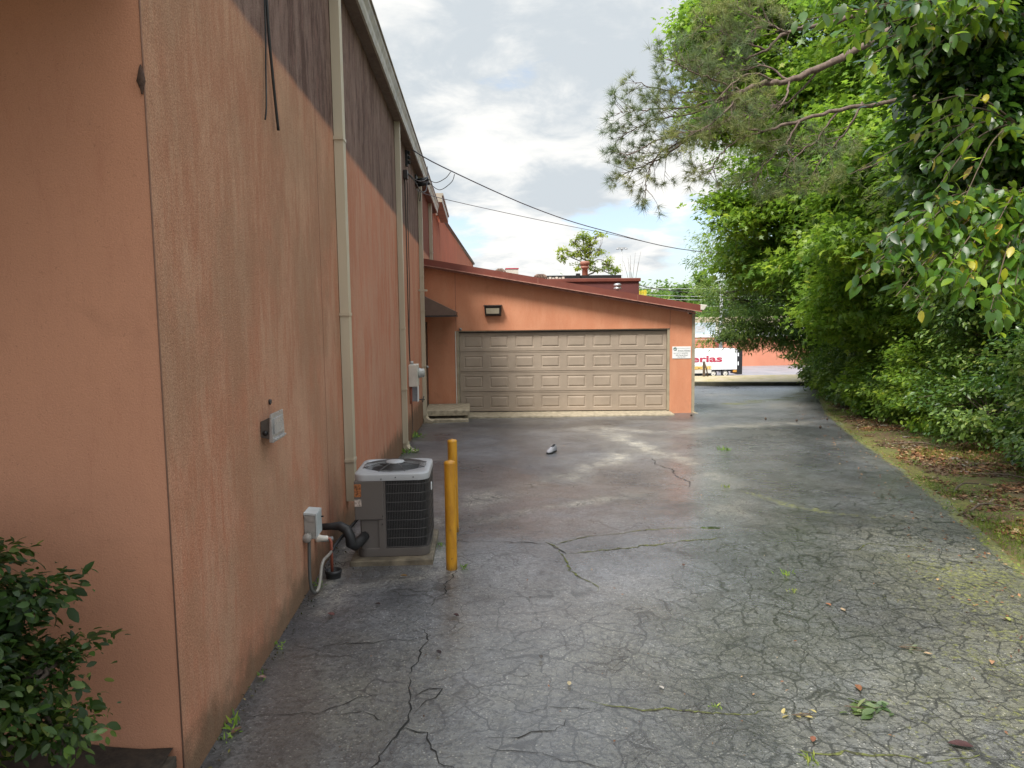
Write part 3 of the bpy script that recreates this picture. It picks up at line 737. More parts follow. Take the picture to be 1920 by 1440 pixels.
def downspout(Y, wdt, dep, z0, z1, joints, elbow, label=None):
    mb = MB()
    x0 = -1.315
    # slightly corrugated front
    n = 5
    pts = [(x0, Y - wdt / 2)]
    for k in range(n):
        f0 = -wdt / 2 + wdt * k / n; f1 = f0 + wdt / n
        pts += [(x0 + dep, Y + f0 + 0.004), (x0 + dep, Y + f1 - 0.008), (x0 + dep - 0.004, Y + f1 - 0.004)] if k < n - 1 else [(x0 + dep, Y + f0 + 0.004), (x0 + dep, Y + f1)]
    pts += [(x0, Y + wdt / 2)]
    # side ribs
    mb.prism([(a_, b_, z0) for a_, b_ in pts], (0, 0, z1 - z0))
    o = mb.build('downspout', M['cream'], bld)
    for zj in joints:
        m2 = MB(); m2.box(x0 - .003, Y - wdt / 2 - .012, zj, x0 + dep + .006, Y + wdt / 2 + .006, zj + .03)
        m2.build('strap', M['cream'], o)
    if elbow:
        m2 = MB()
        a0 = Vector((x0 + dep / 2, Y, z0 + 0.02))
        path = [a0, a0 + Vector((0.01, 0, -0.07)), a0 + Vector((0.05, -0.03, -0.13)), a0 + Vector((0.12, -0.06, -0.17)), a0 + Vector((0.20, -0.09, -0.19))]
        prevu = None; vs = []
        for k, q in enumerate(path):
            tt = (path[min(k + 1, 4)] - path[max(k - 1, 0)]).normalized()
            u_ = Vector((0.35, 0.94, 0)); u_ = (u_ - tt * u_.dot(tt)).normalized(); v_ = tt.cross(u_)
            for (su, sv) in ((-1, -1), (1, -1), (1, 1), (-1, 1)):
                vs.append(q + u_ * su * wdt * 0.45 + v_ * sv * dep * 0.5)
        fs = [(i * 4 + k, i * 4 + (k + 1) % 4, (i + 1) * 4 + (k + 1) % 4, (i + 1) * 4 + k) for i in range(4) for k in range(4)]
        m2.add([tuple(v) for v in vs], fs)
        m2.build('elbow', M['cream'], o, bevel=0.004)
    return o
downspout(7.0, 0.135, 0.085, 0.33, 5.40, [0.72, 2.15, 3.8], False)
downspout(12.25, 0.13, 0.085, -0.02, 5.40, [0.9, 1.95], True)
downspout(16.85, 0.13, 0.09, -0.16, 5.40, [1.0, 2.3, 3.1], True)
downspout(20.6, 0.13, 0.09, 2.0, 5.40, [4.0], False)
# side door near the garage, in the main wall
mb = MB(); mb.box(-1.318, 17.35, -0.06, -1.27, 18.3, 2.05)
sd = mb.build('side_door', M['dark'], bld)
mb = MB(); mb.lathe((-1.23, 17.47, 0.95), [(0, -0.03), (.028, -0.03), (.032, 0), (.02, .03), (0, .035)], 12, 'x'); mb.build('handle', M['alu'], sd)
# conduit bracket on third downspout
mb = MB(); mb.box(-1.31, 16.3, 2.75, -1.12, 16.45, 2.79); mb.build('bracket', M['cream'], bld)

# rear wing behind the main building
rw = thing('rear_wing', 'orange red wing with sloping dark roof edge behind the small garage', 'building', (0, 40, 0))
mb = MB()
mb.hexa([(-1.36, 27.5, -1), (-0.2, 52, -1), (-3, 52, -1), (-4, 27.5, -1), (-1.36, 27.5, 6.02), (-0.2, 52, 6.02), (-3, 52, 6.02), (-4, 27.5, 6.02)])
mb.build('wall', M['wall_rear'], rw)
mb = MB()
mb.hexa([(-1.45, 27.4, 6.03), (-0.1, 52.1, 6.03), (-3, 52.1, 6.03), (-4, 27.4, 6.03), (-1.28, 27.4, 6.13), (-0.08, 52.1, 6.13), (-3, 52.1, 6.13), (-4, 27.4, 6.13)])
mb.build('roof_edge', M['soffit'], rw)

# ------------------------------------------------------------------ garage
GA = Vector((-1.32, 18.5, 0)); GB = Vector((5.5, 17.94, 0))
gu = (GB - GA).normalized(); gv = Vector((-gu.y, gu.x, 0)); GL = (GB - GA).length
def gp(u, v, z): return tuple(GA + gu * u + gv * v + Vector((0, 0, z)))
def gbox(mb, u0, v0, z0, u1, v1, z1):
    mb.hexa([gp(u0, v0, z0), gp(u1, v0, z0), gp(u1, v1, z0), gp(u0, v1, z0), gp(u0, v0, z1), gp(u1, v0, z1), gp(u1, v1, z1), gp(u0, v1, z1)])
def roofz(u): return 3.46 - 0.181 * u
gar = thing('garage_building', 'low orange stucco garage with sloping maroon roof and wide taupe door', 'garage', (2, 20, -0.4))
DU0, DU1, DZ0, DZ1 = 0.78, 6.27, -0.31, 1.805
mb = MB()
def wallpoly(u0, z0, u1, z1a, z1b, v=0.0, th=0.25):
    mb.prism([gp(u0, v, z0), gp(u1, v, z0), gp(u1, v, z1b), gp(u0, v, z1a)], gv * th)
wallpoly(0.0, -0.9, DU0, roofz(0), roofz(DU0))
wallpoly(DU1, -0.9, GL, roofz(DU1), roofz(GL))
wallpoly(DU0, DZ1, DU1, roofz(DU0), roofz(DU1))
mb.prism([gp(GL - .25, .25, -.9), gp(GL, .25, -.9), gp(GL, .25, roofz(GL)), gp(GL - .25, .25, roofz(GL))], gv * 8)
mb.prism([gp(0, 8.25, -.9), gp(GL, 8.25, -.9), gp(GL, 8.25, roofz(GL)), gp(0, 8.25, roofz(0))], gv * .2)
mb.build('wall', M['wall_garage'], gar)
mb = MB()
for (u_, z0, z1) in ((DU0 + .0, DZ1 + .01, roofz(DU0)), (DU1, DZ1 + .01, roofz(DU1))):
    mb = MB(); gbox(mb, u_ - .006, -0.003, z0, u_ + .006, 0.0, z1 - .01)
    mb.build('wall_joint', M['terracotta'], gar)
# roof slab
mb = MB()
U0, U1 = -0.0, GL + 0.16
mb.prism([gp(U0, -.30, roofz(U0) + .03), gp(U1, -.30, roofz(U1) + .03), gp(U1, -.30, roofz(U1) + .19), gp(U0, -.30, roofz(U0) + .19)], gv * 8.9)
rf = mb.build('roof', M['maroon'], gar)
mb = MB()
mb.prism([gp(U0, -.315, roofz(U0) + .012), gp(U1, -.315, roofz(U1) + .012), gp(U1, -.315, roofz(U1) + .035), gp(U0, -.315, roofz(U0) + .035)], gv * .05)
mb.prism([gp(U0, -.20, roofz(U0) - .03), gp(U1 - .12, -.20, roofz(U1) - .03), gp(U1 - .12, -.20, roofz(U1) + .012), gp(U0, -.20, roofz(U0) + .012)], gv * .1)
mb.build('fascia_trim', M['maroon_trim'], gar)
mb = MB()
for u_ in (2.9, 5.4):
    mb = MB(); gbox(mb, u_, -.303, roofz(u_) + .04, u_ + .008, -.299, roofz(u_) + .18)
    mb.build('fascia_joint', M['maroon_trim'], rf)
# turbine vents on its roof
def turbine(cx, cy, zc, r=.165):
    mb = MB()
    n = 26
    for k in range(n):
        a0 = 2 * math.pi * k / n
        pts = []
        for j in range(7):
            th = -1.1 + 2.2 * j / 6
            rr_ = r * math.cos(th * 0.95); hh_ = r * 0.62 * math.sin(th)
            aa = a0 + 0.35 * j / 6
            pts.append((cx + rr_ * math.cos(aa), cy + rr_ * math.sin(aa), zc + hh_))
        mb.tube(pts, 0.011, 4, False)
    mb.lathe((cx, cy, zc), [(0, .12), (.08, .115), (.09, .09), (0.02, .09)], 14)
    mb.lathe((cx, cy, zc), [(.13, -.30), (.13, -.08), (.10, -.08)], 14)
    mb.lathe((cx, cy, zc), [(.09, -.08), (.10, .0), (.06, .08)], 14)
    return mb.build('turbine_vent', M['rust'], rf)
turbine(0.72, 21.5, 3.49); turbine(1.93, 21.5, 3.31, .2)
mb = MB()
mb.lathe((4.37, 22.0, 2.4), [(.045, 0), (.045, .55), (.07, .55), (.115, .57), (.12, .61), (.07, .64), (.07, .65), (.12, .67), (.115, .72), (.06, .75), (0, .755)], 18)
mb.build('roof_cap_vent', M['alu'], rf)
# garage door
gd = MB(); gbox(gd, DU0, .13, DZ0, DU1, .17, DZ1)
gdo = gd.build('garage_door', M['taupe'], gar)
secs = 4; sh = (DZ1 - 0.02 - DZ0) / secs
du0, du1 = DU0 + 0.07, DU1 - 0.07
for s in range(secs):
    mb = MB(); z0 = DZ0 + s * sh + .004; z1 = DZ0 + (s + 1) * sh - .004
    v0 = 0.10
    cw = (du1 - du0) / 8
    # frame strips around the eight raised panels
    def q(u0, z_0, u1, z_1, va, vb=None):
        pass
    pz0, pz1 = z0 + sh * .17, z1 - sh * .21
    us = [du0]
    for k in range(8):
        c0 = du0 + k * cw
        us += [c0 + cw * .16, c0 + cw * .90]
    us.append(du1)
    gbox(mb, du0, v0, z0, du1, v0 + .03, pz0); gbox(mb, du0, v0, pz1, du1, v0 + .03, z1)
    for k in range(0, len(us) - 1, 2):
        gbox(mb, us[k], v0, pz0, us[k + 1], v0 + .03, pz1)
    for zz0 in (z0 + .0, z1 - .035):
        gbox(mb, du0, v0 - .006, zz0 + .006, du1, v0, zz0 + .026)
    for k in range(1, len(us) - 1, 2):
        a0, a1 = us[k], us[k + 1]
        i1, i2 = .025, .06
        P = [gp(a0, v0, pz0), gp(a1, v0, pz0), gp(a1, v0, pz1), gp(a0, v0, pz1),
             gp(a0 + i1, v0 + .011, pz0 + i1), gp(a1 - i1, v0 + .011, pz0 + i1), gp(a1 - i1, v0 + .011, pz1 - i1), gp(a0 + i1, v0 + .011, pz1 - i1),
             gp(a0 + i2, v0 - .004, pz0 + i2), gp(a1 - i2, v0 - .004, pz0 + i2), gp(a1 - i2, v0 - .004, pz1 - i2), gp(a0 + i2, v0 - .004, pz1 - i2)]
        fs = []
        for r_ in (0, 4):
            fs += [(r_ + j, r_ + (j + 1) % 4, r_ + 4 + (j + 1) % 4, r_ + 4 + j) for j in range(4)]
        fs.append((8, 9, 10, 11))
        mb.add(P, fs)
    mb.build('door_section', M['taupe'], gdo)
mb = MB()
gbox(mb, DU0 + .002, .02, DZ0, DU0 + .065, .12, DZ1 - .002); gbox(mb, DU1 - .065, .02, DZ0, DU1 - .002, .12, DZ1 - .002)
gbox(mb, DU0 + .065, .04, DZ1 - .03, DU1 - .065, .12, DZ1 - .002)
mb.build('door_frame', M['taupe_frame'], gar)
mb = MB(); gbox(mb, DU0 + .065, .06, DZ1 - .06, DU1 - .065, .10, DZ1 - .03); mb.build('weather_strip', M['black'], gar)
mb = MB(); gbox(mb, DU0 - .03, -.018, -.3, DU0 - .004, -.002, 1.8); mb.build('door_track_trim', M['offwhite'], gar)
mb = MB()
mb.prism([gp(DU0 + .02, -.78, -.46), gp(DU1 + .02, -.6, -.46), gp(DU1 + .02, .12, -.46), gp(DU0 + .02, .12, -.46)], (0, 0, .135))
mb.build('door_sill', M['concrete'], gar, bevel=0.015)
mb = MB(); gbox(mb, GL - .02, -.06, -.42, GL + .05, .0, roofz(GL) - .02)
mb.prism([gp(GL - .02, -.06, -.42), gp(GL + .05, -.06, -.42), gp(GL + .16, -.2, -.46), gp(GL + .09, -.2, -.46)], (0, 0, .08))
mb.build('downspout', M['taupe_frame'], gar)
# wall lamp on garage
wl = thing('wall_light', 'dark rectangular wall pack light on the orange garage wall above the door', 'wall light', gp(1.73, -.05, 2.3))
mb = MB()
c0 = (1.53, 1.96)
def gframe(mb, u0, z0, u1, z1, t_, v0, v1):
    gbox(mb, u0, v0, z0, u1, v1, z0 + t_); gbox(mb, u0, v0, z1 - t_, u1, v1, z1)
    gbox(mb, u0, v0, z0 + t_, u0 + t_, v1, z1 - t_); gbox(mb, u1 - t_, v0, z0 + t_, u1, v1, z1 - t_)
mb.hexa([gp(1.545, -.13, 2.20), gp(1.945, -.13, 2.20), gp(1.955, -.002, 2.17), gp(1.535, -.002, 2.17), gp(1.53, -.19, 2.42), gp(1.96, -.19, 2.42), gp(1.97, -.002, 2.44), gp(1.52, -.002, 2.44)])
mb.build('housing', M['dark'], wl, bevel=.01)
mb = MB()
mb.hexa([gp(1.585, -.146, 2.235), gp(1.905, -.146, 2.235), gp(1.905, -.12, 2.235), gp(1.585, -.12, 2.235), gp(1.575, -.187, 2.375), gp(1.915, -.187, 2.375), gp(1.915, -.15, 2.375), gp(1.575, -.15, 2.375)])
mb.build('lens', M['glass_lens'], wl)
mb = MB()
mb.prism([gp(1.51, -.21, 2.425), gp(1.98, -.21, 2.425), gp(1.98, -.002, 2.445), gp(1.51, -.002, 2.445)], (0, 0, .018))
mb.build('hood', M['dark'], wl)
# security camera, floodlight, small knob
sc = thing('security_camera', 'small white and black camera under the garage eave at its right end', 'security camera', gp(GL - .1, -.06, 2.2))
mb = MB(); mb.lathe(gp(GL - .1, 0.0, 2.24), [(0, 0), (.045, 0), (.045, .05), (0, .05)], 14, 'y'); mb.build('bracket', M['white'], sc)
mb = MB(); mb.lathe(gp(GL - .1, -.05, 2.215), [(0, -.01), (.05, -.01), (.055, .05), (.05, .11), (0, .115)], 16, 'y'); mb.build('camera_body', M['white'], sc)
mb = MB(); mb.lathe(gp(GL - .1, -.15, 2.195), [(0, 0), (.042, 0), (.045, .03), (.03, .045), (0, .05)], 16, 'y'); mb.build('lens', M['black'], sc)
fl = thing('floodlight', 'beige flood lamp sticking out beyond the roof corner of the garage', 'floodlight', (5.62, 17.7, 2.35))
mb = MB(); mb.hexa([(5.60, 17.6, 2.26), (5.68, 17.6, 2.25), (5.70, 17.85, 2.25), (5.60, 17.85, 2.26), (5.60, 17.6, 2.40), (5.77, 17.6, 2.38), (5.78, 17.85, 2.38), (5.60, 17.85, 2.40)])
mb.build('lamp_head', M['offwhite'], fl, bevel=.01)
mb = MB(); mb.box(5.50, 17.70, 2.30, 5.60, 17.74, 2.34); mb.build('arm', M['offwhite'], fl)
mb = MB(); mb.lathe(gp(DU0 + .12, -.03, 1.845), [(0, -.03), (.03, -.03), (.04, 0), (.03, .04), (0, .05)], 12, 'y')
tag(mb.build('motion_sensor', M['grey_box']), 'tiny grey sensor knob above the top left corner of the garage door', 'sensor')
# awning over the side door
aw = thing('awning', 'brown sloping awning over the side door between building and garage', 'awning', (-1.0, 17.8, 2.3))
mb = MB()
A0 = [(-1.315, 17.2, 2.20), (-0.50, 17.2, 2.20), (-0.50, 17.2, 2.29), (-1.315, 17.2, 2.70)]
mb.prism(A0, (0, 1.15, 0)); mb.build('canopy', M['brown'], aw, bevel=.006)
mb = MB(); mb.box(-1.314, 17.19, 2.17, -0.49, 18.36, 2.198); mb.build('valance', M['dark'], aw)
# concrete steps
st = thing('concrete_steps', 'worn pale concrete landing and lower step below the brown awning', 'steps', (-0.8, 17.6, -0.35))
mb = MB(); mb.box(-1.31, 16.95, -.20, -0.22, 18.36, -.07); mb.build('landing', M['concrete'], st, bevel=.012)
mb = MB(); mb.box(-1.31, 17.12, -.5, -0.34, 18.34, -.203); mb.build('base', M['concrete_dk'], st)
mb = MB(); mb.box(-1.31, 16.78, -.5, -0.24, 17.11, -.265); mb.build('lower_step', M['concrete'], st, bevel=.012)

def text(body, name, mat, parent, loc, size, sx=1.0, ext=0.002, rotz=0.0, off=0.0, align='LEFT'):
    cu = bpy.data.curves.new(name, 'FONT'); cu.body = body; cu.size = size; cu.extrude = ext; cu.offset = off; cu.align_x = align
    cu.materials.append(mat)
    tmp = bpy.data.objects.new('tmp', cu); col.objects.link(tmp)
    me = bpy.data.meshes.new_from_object(tmp.evaluated_get(bpy.context.evaluated_depsgraph_get()))
    bpy.data.objects.remove(tmp); me.name = name
    o = bpy.data.objects.new(name, me); col.objects.link(o)
    o.parent = parent; o.location = Vector(loc) - wloc(parent)
    o.rotation_euler = (math.pi / 2, 0, rotz); o.scale = (sx, 1, 1)
    return o
# sign
sgn = thing('wall_sign', 'small white business sign with green logo beside the garage door', 'sign', gp(6.55, -.01, 1.18))
mb = MB(); gbox(mb, 6.33, -.012, 1.03, 6.80, -.001, 1.335); mb.build('panel', M['white'], sgn, bevel=.003)
rz = math.atan2(gu.y, gu.x)
text('Kitano Waters', 'lettering', M['dark_text'], sgn, gp(6.475, -.013, 1.215), .052, 1.0, .001, rz)
text('G J L A F T I. LB SUITES', 'lettering', M['dark_text'], sgn, gp(6.365, -.013, 1.15), .036, 1.0, .001, rz)
text('203 Martin Road', 'lettering', M['dark_text'], sgn, gp(6.42, -.013, 1.10), .044, 1.0, .001, rz)
text('(706) 321-7551', 'lettering', M['dark_text'], sgn, gp(6.46, -.013, 1.058), .034, 1.0, .001, rz)
mb = MB()
def ring(mb, cu, cz, r, tr=.006, a0=0, a1=6.2832, n=18):
    mb.tube([gp(cu + r * math.cos(a0 + (a1 - a0) * k / n), -.014, cz + r * math.sin(a0 + (a1 - a0) * k / n)) for k in range(n + 1)], tr, 5)
ring(mb, 6.40, 1.275, .038); ring(mb, 6.385, 1.265, .022, .005, 0, 4.2); ring(mb, 6.415, 1.265, .022, .005, -1.1, 3.2)
gbox(mb, 6.455, -.014, 1.288, 6.78, -.0125, 1.291); gbox(mb, 6.455, -.014, 1.198, 6.78, -.0125, 1.201)
mb.build('logo', simple('green_logo', (0.03, 0.13, 0.09), 0.6), sgn)

# ------------------------------------------------------------------ flat roofed block behind
fb = thing('flat_roof_block', 'dark red flat roofed block rising behind the garage roof', 'building', (3, 30, 0))
mb = MB(); mb.box(-0.8, 28, -1, 6.42, 36, 3.50); mb.build('wall', M['maroon_wall'], fb)
mb = MB(); mb.box(-0.85, 27.94, 3.501, 6.48, 36.05, 3.64); mb.build('parapet_cap', M['maroon'], fb, bevel=.02)
mb = MB(); mb.box(2.4, 28.4, 3.64, 5.8, 28.6, 3.79); mb.box(3.98, 28.3, 3.62, 4.13, 28.5, 3.86); mb.build('roof_membrane_upstand', M['black'], fb)
mb = MB(); mb.lathe((4.5, 29.5, 3.6), [(.125, 0), (.12, .52), (.17, .54), (.18, .60), (.15, .62), (.15, .66), (.19, .68), (.20, .78), (.17, .82), (0, .83)], 20)
mb.build('vent_stack', M['terracotta'], fb)
mb = MB()
for k in range(6): mb.box(2.75 + k * .13, 28.25, 3.64, 2.84 + k * .13, 28.35, 3.70 + .03 * (k % 2))
mb.build('roof_flashing', M['offwhite'], fb)
mb = MB(); mb.box(1.66, 40, 4.4, 2.36, 40.6, 4.86); o = thing('rooftop_cabinet', 'pale rooftop cabinet with red edge behind the garage ridge', 'cabinet', (2, 40, 4.4))
mb.build('cabinet', M['offwhite'], o)
mb = MB(); mb.box(1.64, 39.98, 4.861, 2.38, 40.62, 4.92); mb.build('cap', M['red_text'], o)

# ------------------------------------------------------------------ AC unit
AX0, AX1, AY0, AY1, AZ0, AZ1 = -1.06, -0.435, 5.93, 6.60, 0.135, 0.80
pad = thing('equipment_pad', 'low stained concrete pad under the air conditioner', 'concrete pad', (-0.76, 6.3, 0.05))
mb = MB(); mb.box(-1.10, 5.84, 0.0, -0.405, 6.72, 0.095); mb.build('slab', M['concrete_dk'], pad, bevel=.01)
ac = thing('air_conditioner', 'grey square air conditioning condenser with fan on top beside yellow bollards', 'air conditioner', ((AX0 + AX1) / 2, (AY0 + AY1) / 2, 0.095))
def rrect(x0, y0, x1, y1, r, n=6):
    pts = []
    for (cx, cy, a0) in ((x1 - r, y1 - r, 0), (x0 + r, y1 - r, 90), (x0 + r, y0 + r, 180), (x1 - r, y0 + r, 270)):
        for k in range(n + 1):
            a_ = R(a0 + 90 * k / n); pts.append((cx + r * math.cos(a_), cy + r * math.sin(a_)))
    return pts
mb = MB(); mb.prism([(x_, y_, AZ0 + .02) for x_, y_ in rrect(AX0 + .03, AY0 + .03, AX1 - .03, AY1 - .03, .07)], (0, 0, AZ1 - AZ0 - .05)); mb.build('coil', M['coil'], ac)
mb = MB(); mb.prism([(x_, y_, AZ0 - .04) for x_, y_ in rrect(AX0 + .005, AY0 + .005, AX1 - .005, AY1 - .005, .085)], (0, 0, .075))
mb.build('base_pan', M['ac_case'], ac, bevel=.006)
for (x_, y_) in ((AX0 + .1, AY0 + .1), (AX1 - .1, AY0 + .1), (AX0 + .1, AY1 - .1), (AX1 - .1, AY1 - .1)):
    mb = MB(); mb.lathe((x_, y_, 0.094), [(0, 0), (.04, 0), (.04, .02), (0, .02)], 10); mb.build('foot', M['black'], ac)
# lid: rounded ring with fan opening
cx_, cy_ = (AX0 + AX1) / 2, (AY0 + AY1) / 2
mb = MB()
outer = rrect(AX0 - .004, AY0 - .004, AX1 + .004, AY1 + .004, .095, 8); n = len(outer)
fr = .272
inner = []
for (x_, y_) in outer:
    a_ = math.atan2(y_ - cy_, x_ - cx_); inner.append((cx_ + fr * math.cos(a_), cy_ + fr * math.sin(a_)))
mid = [(cx_ + (x_ - cx_) * .93, cy_ + (y_ - cy_) * .93) for x_, y_ in outer]
loops = [[(x_, y_, AZ1 - .045) for x_, y_ in outer], [(x_, y_, AZ1) for x_, y_ in outer], [(cx_ + (x_ - cx_) * .985, cy_ + (y_ - cy_) * .985, AZ1 + .010) for x_, y_ in outer],
         [(x_, y_, AZ1 + .012) for x_, y_ in mid], [(x_, y_, AZ1 + .022) for x_, y_ in inner], [(x_, y_, AZ1 - .05) for x_, y_ in inner]]
vs = [q for lp in loops for q in lp]
fs = [(r_ * n + k, r_ * n + (k + 1) % n, (r_ + 1) * n + (k + 1) % n, (r_ + 1) * n + k) for r_ in range(len(loops) - 1) for k in range(n)]
mb.add(vs, fs, True)
lid = mb.build('lid', M['ac_lid'], ac)
mb = MB()
for k in range(13):
    r_ = .085 + k * .0155; h_ = AZ1 + .022 + .028 * (1 - ((r_) / fr) ** 2)
    mb.tube([(cx_ + r_ * math.cos(2 * math.pi * j / 48), cy_ + r_ * math.sin(2 * math.pi * j / 48), h_) for j in range(49)], .0022, 5, False)
for j in range(8):
    a_ = 2 * math.pi * (j + .5) / 8
    mb.tube([(cx_ + r_ * math.cos(a_), cy_ + r_ * math.sin(a_), AZ1 + .024 + .028 * (1 - (r_ / fr) ** 2)) for r_ in (.06, .12, .18, .24, .29)], .003, 5)
mb.build('fan_grille', M['grille'], lid)
mb = MB(); mb.lathe((cx_, cy_, AZ1 + .03), [(0.075, 0), (.085, .012), (.08, .026), (.03, .032), (0, .032)], 24); mb.build('fan_hub_cap', M['ac_lid'], lid)
mb = MB(); mb.lathe((cx_, cy_, AZ1 - .06), [(0, 0), (.27, 0)], 32)
for j in range(3):
    a_ = 2 * math.pi * j / 3
    vs = []
    for r_ in (.06, .25):
        for da, h_ in ((-.35, -.025), (.35, .03)):
            vs.append((cx_ + r_ * math.cos(a_ + da), cy_ + r_ * math.sin(a_ + da), AZ1 - .02 + h_))
    mb.add(vs, [(0, 1, 3, 2)])
mb.build('fan', M['black'], ac)
# corner posts / service panel / grille
mb = MB()
mb.box(AX0, AY0 - .003, 0.42, AX0 + .245, AY0 + .05, AZ1 - .045); mb.box(AX0, AY0 + .05, 0.42, AX0 + .03, AY1 - .25, AZ1 - .045)
mb.build('service_panel', M['ac_case'], ac, bevel=.008)
mb = MB(); mb.box(AX0 + .05, AY0 + .02, AZ0 + .03, AX0 + .245, AY0 + .045, 0.42); mb.box(AX0 + .05, AY0 + .045, AZ0 + .03, AX0 + .07, AY1 - .2, 0.42)
mb.build('lower_panel', M['ac_case'], ac)
mb = MB(); mb.box(AX0 + .20, AY0 + .004, AZ0 + .03, AX0 + .252, AY0 + .02, 0.42); mb.box(AX0 + .246, AY0 + .006, AZ0 + .03, AX0 + .262, AY0 + .03, AZ1 - .045)
mb.build('corner_post', M['ac_case'], ac)
mb = MB()
path = [(AX0 + .262, AY0 + .004)] + [p_ for p_ in rrect(AX0, AY0 + .004, AX1, AY1, .10, 10)[33:44]] + [p_ for p_ in rrect(AX0, AY0 + .004, AX1, AY1, .10, 10)[0:11]]
path = [(AX0 + .262, AY0 + .004), (AX1 - .10, AY0 + .004)]
for k in range(1, 11):
    a_ = R(270 + 9 * k); path.append((AX1 - .10 + .10 * math.cos(a_), AY0 + .104 + .10 * math.sin(a_)))
path += [(AX1, AY1 - .1)]
# resample the path
seg = [math.dist(a0, b0) for a0, b0 in zip(path[:-1], path[1:])]; tot = sum(seg)
def at_len(s_):
    for (a0, b0, L) in zip(path[:-1], path[1:], seg):
        if s_ <= L: return (a0[0] + (b0[0] - a0[0]) * s_ / L, a0[1] + (b0[1] - a0[1]) * s_ / L)
        s_ -= L
    return path[-1]
nw = int(tot / .0135)
for k in range(nw + 1):
    x_, y_ = at_len(tot * k / nw); mb.box(x_ - .0014, y_ - .0014, AZ0 + .035, x_ + .0014, y_ + .0014, AZ1 - .05)
for k in range(8):
    z_ = AZ0 + .045 + k * (AZ1 - AZ0 - .10) / 7.3
    mb.tube([(*at_len(tot * j / 40), z_) for j in range(41)], .0028, 5, False)
mb.build('coil_guard', M['grille'], ac)
mb = MB(); mb.box(AX0 + .003, AY0 - .006, .62, AX0 + .06, AY0 - .0035, .73); mb.build('warning_label', simple('orange_label', (0.45, 0.16, 0.05), 0.6, var=0.8, scale=70), ac)
mb = MB(); mb.box(AX0 + .003, AY0 - .006, .54, AX0 + .06, AY0 - .0035, .60); mb.build('paper_label', simple('pale_label', (0.62, 0.52, 0.45), 0.6, var=0.7, scale=60), ac)
mb = MB(); mb.box(AX1 + .001, AY0 + .28, .60, AX1 + .008, AY0 + .34, .66); mb.build('emblem', M['white'], ac)
for (x_, z_) in ((AX0 + .23, .77), (AX0 + .235, .45), (AX0 + .23, .38), (AX0 + .35, .782), (AX0 + .5, .782)):
    mb = MB(); mb.lathe((x_, AY0 - .004, z_), [(0, .006), (.005, .004), (.006, -.01)], 8, 'y'); mb.build('screw', M['dark'], ac)

# refrigerant line, drain, conduit
o = thing('insulated_line', 'thick black insulated refrigerant pipe between wall and air conditioner', 'pipe', (-1.2, 5.8, 0.3))
mb = MB(); mb.tube([(-1.33, 5.83, .40), (-1.24, 5.84, .40), (-1.17, 5.83, .405), (-1.11, 5.81, .38), (-1.08, 5.80, .32), (-1.075, 5.80, .26), (-1.05, 5.83, .235), (-1.02, 5.88, .25), (-.98, 5.96, .28)], [.028, .03, .038, .042, .044, .045, .046, .046, .04], 12)
mb.build('insulation', M['black'], o)
mb = MB(); mb.tube([(-1.33, 5.62, .36), (-1.25, 5.64, .35), (-1.2, 5.68, .345)], .018, 8); mb.build('inner_pipe', M['alu'], o)
o = thing('drain_pipe', 'thin rust red drain pipe bending down into a black cup', 'pipe', (-1.2, 5.6, 0.1))
mb = MB(); mb.tube([(-1.33, 5.60, .375), (-1.23, 5.60, .375), (-1.205, 5.60, .368), (-1.195, 5.60, .345), (-1.195, 5.60, .10)], .012, 10); mb.build('pipe', M['copper'], o)
mb = MB(); mb.lathe((-1.315, 5.60, .375), [(0, 0), (.03, 0), (.032, .02), (.024, .05), (.02, .09), (.012, .1)], 12, 'x'); mb.build('coupling', M['offwhite'], o)
o = thing('drain_cup', 'round black drain cup on the ground under the red pipe', 'drain cup', (-1.195, 5.6, .05))
mb = MB(); mb.lathe((-1.185, 5.60, .05), [(.058, 0), (.058, .035), (.066, .04), (.066, .065), (.056, .065), (.052, .02), (0, .02)], 24); mb.build('cup', M['black'], o)
o = thing('disconnect_box', 'grey metal electrical disconnect box low on the wall left of the air conditioner', 'electrical box', (-1.3, 5.35, .48))
mb = MB(); mb.box(-1.318, 5.26, .475, -1.235, 5.43, .66); mb.build('case', M['grey_box'], o, bevel=.004)
mb = MB(); mb.hexa([(-1.318, 5.255, .662), (-1.222, 5.255, .655), (-1.222, 5.435, .655), (-1.318, 5.435, .662), (-1.318, 5.255, .678), (-1.225, 5.255, .668), (-1.225, 5.435, .668), (-1.318, 5.435, .678)])
mb.box(-1.232, 5.258, .49, -1.224, 5.432, .655); mb.build('cover', simple('pale_blue_grey', (0.50, 0.53, 0.53), .4), o)
mb = MB(); mb.box(-1.224, 5.41, .60, -1.205, 5.418, .61); mb.build('hasp', M['dark'], o)
mb = MB(); mb.prism([(-1.317, 5.257, .655), (-1.238, 5.257, .655), (-1.238, 5.257, .61), (-1.285, 5.257, .61)], (0, -.003, 0)); mb.build('stamped_side', M['grey_box'], o)
mb = MB(); mb.lathe((-1.292, 5.24, .495), [(0, .035), (.03, .033), (.033, .028), (.033, -.02), (0, -.02)], 20, 'y'); mb.build('conduit_fitting', M['grey_box'], o)
o = thing('electrical_conduit', 'grey flexible conduit looping from disconnect box to ground and condenser', 'conduit', (-1.28, 5.4, .1))
pts = [(-1.283, 5.25, .47), (-1.283, 5.24, .38), (-1.281, 5.22, .28), (-1.274, 5.20, .17), (-1.262, 5.20, .10), (-1.246, 5.22, .078), (-1.228, 5.25, .095), (-1.222, 5.30, .15), (-1.226, 5.36, .21), (-1.222, 5.44, .25), (-1.20, 5.56, .26), (-1.17, 5.75, .30), (-1.12, 5.93, .34), (-1.06, 6.02, .40), (-1.03, 6.05, .47)]
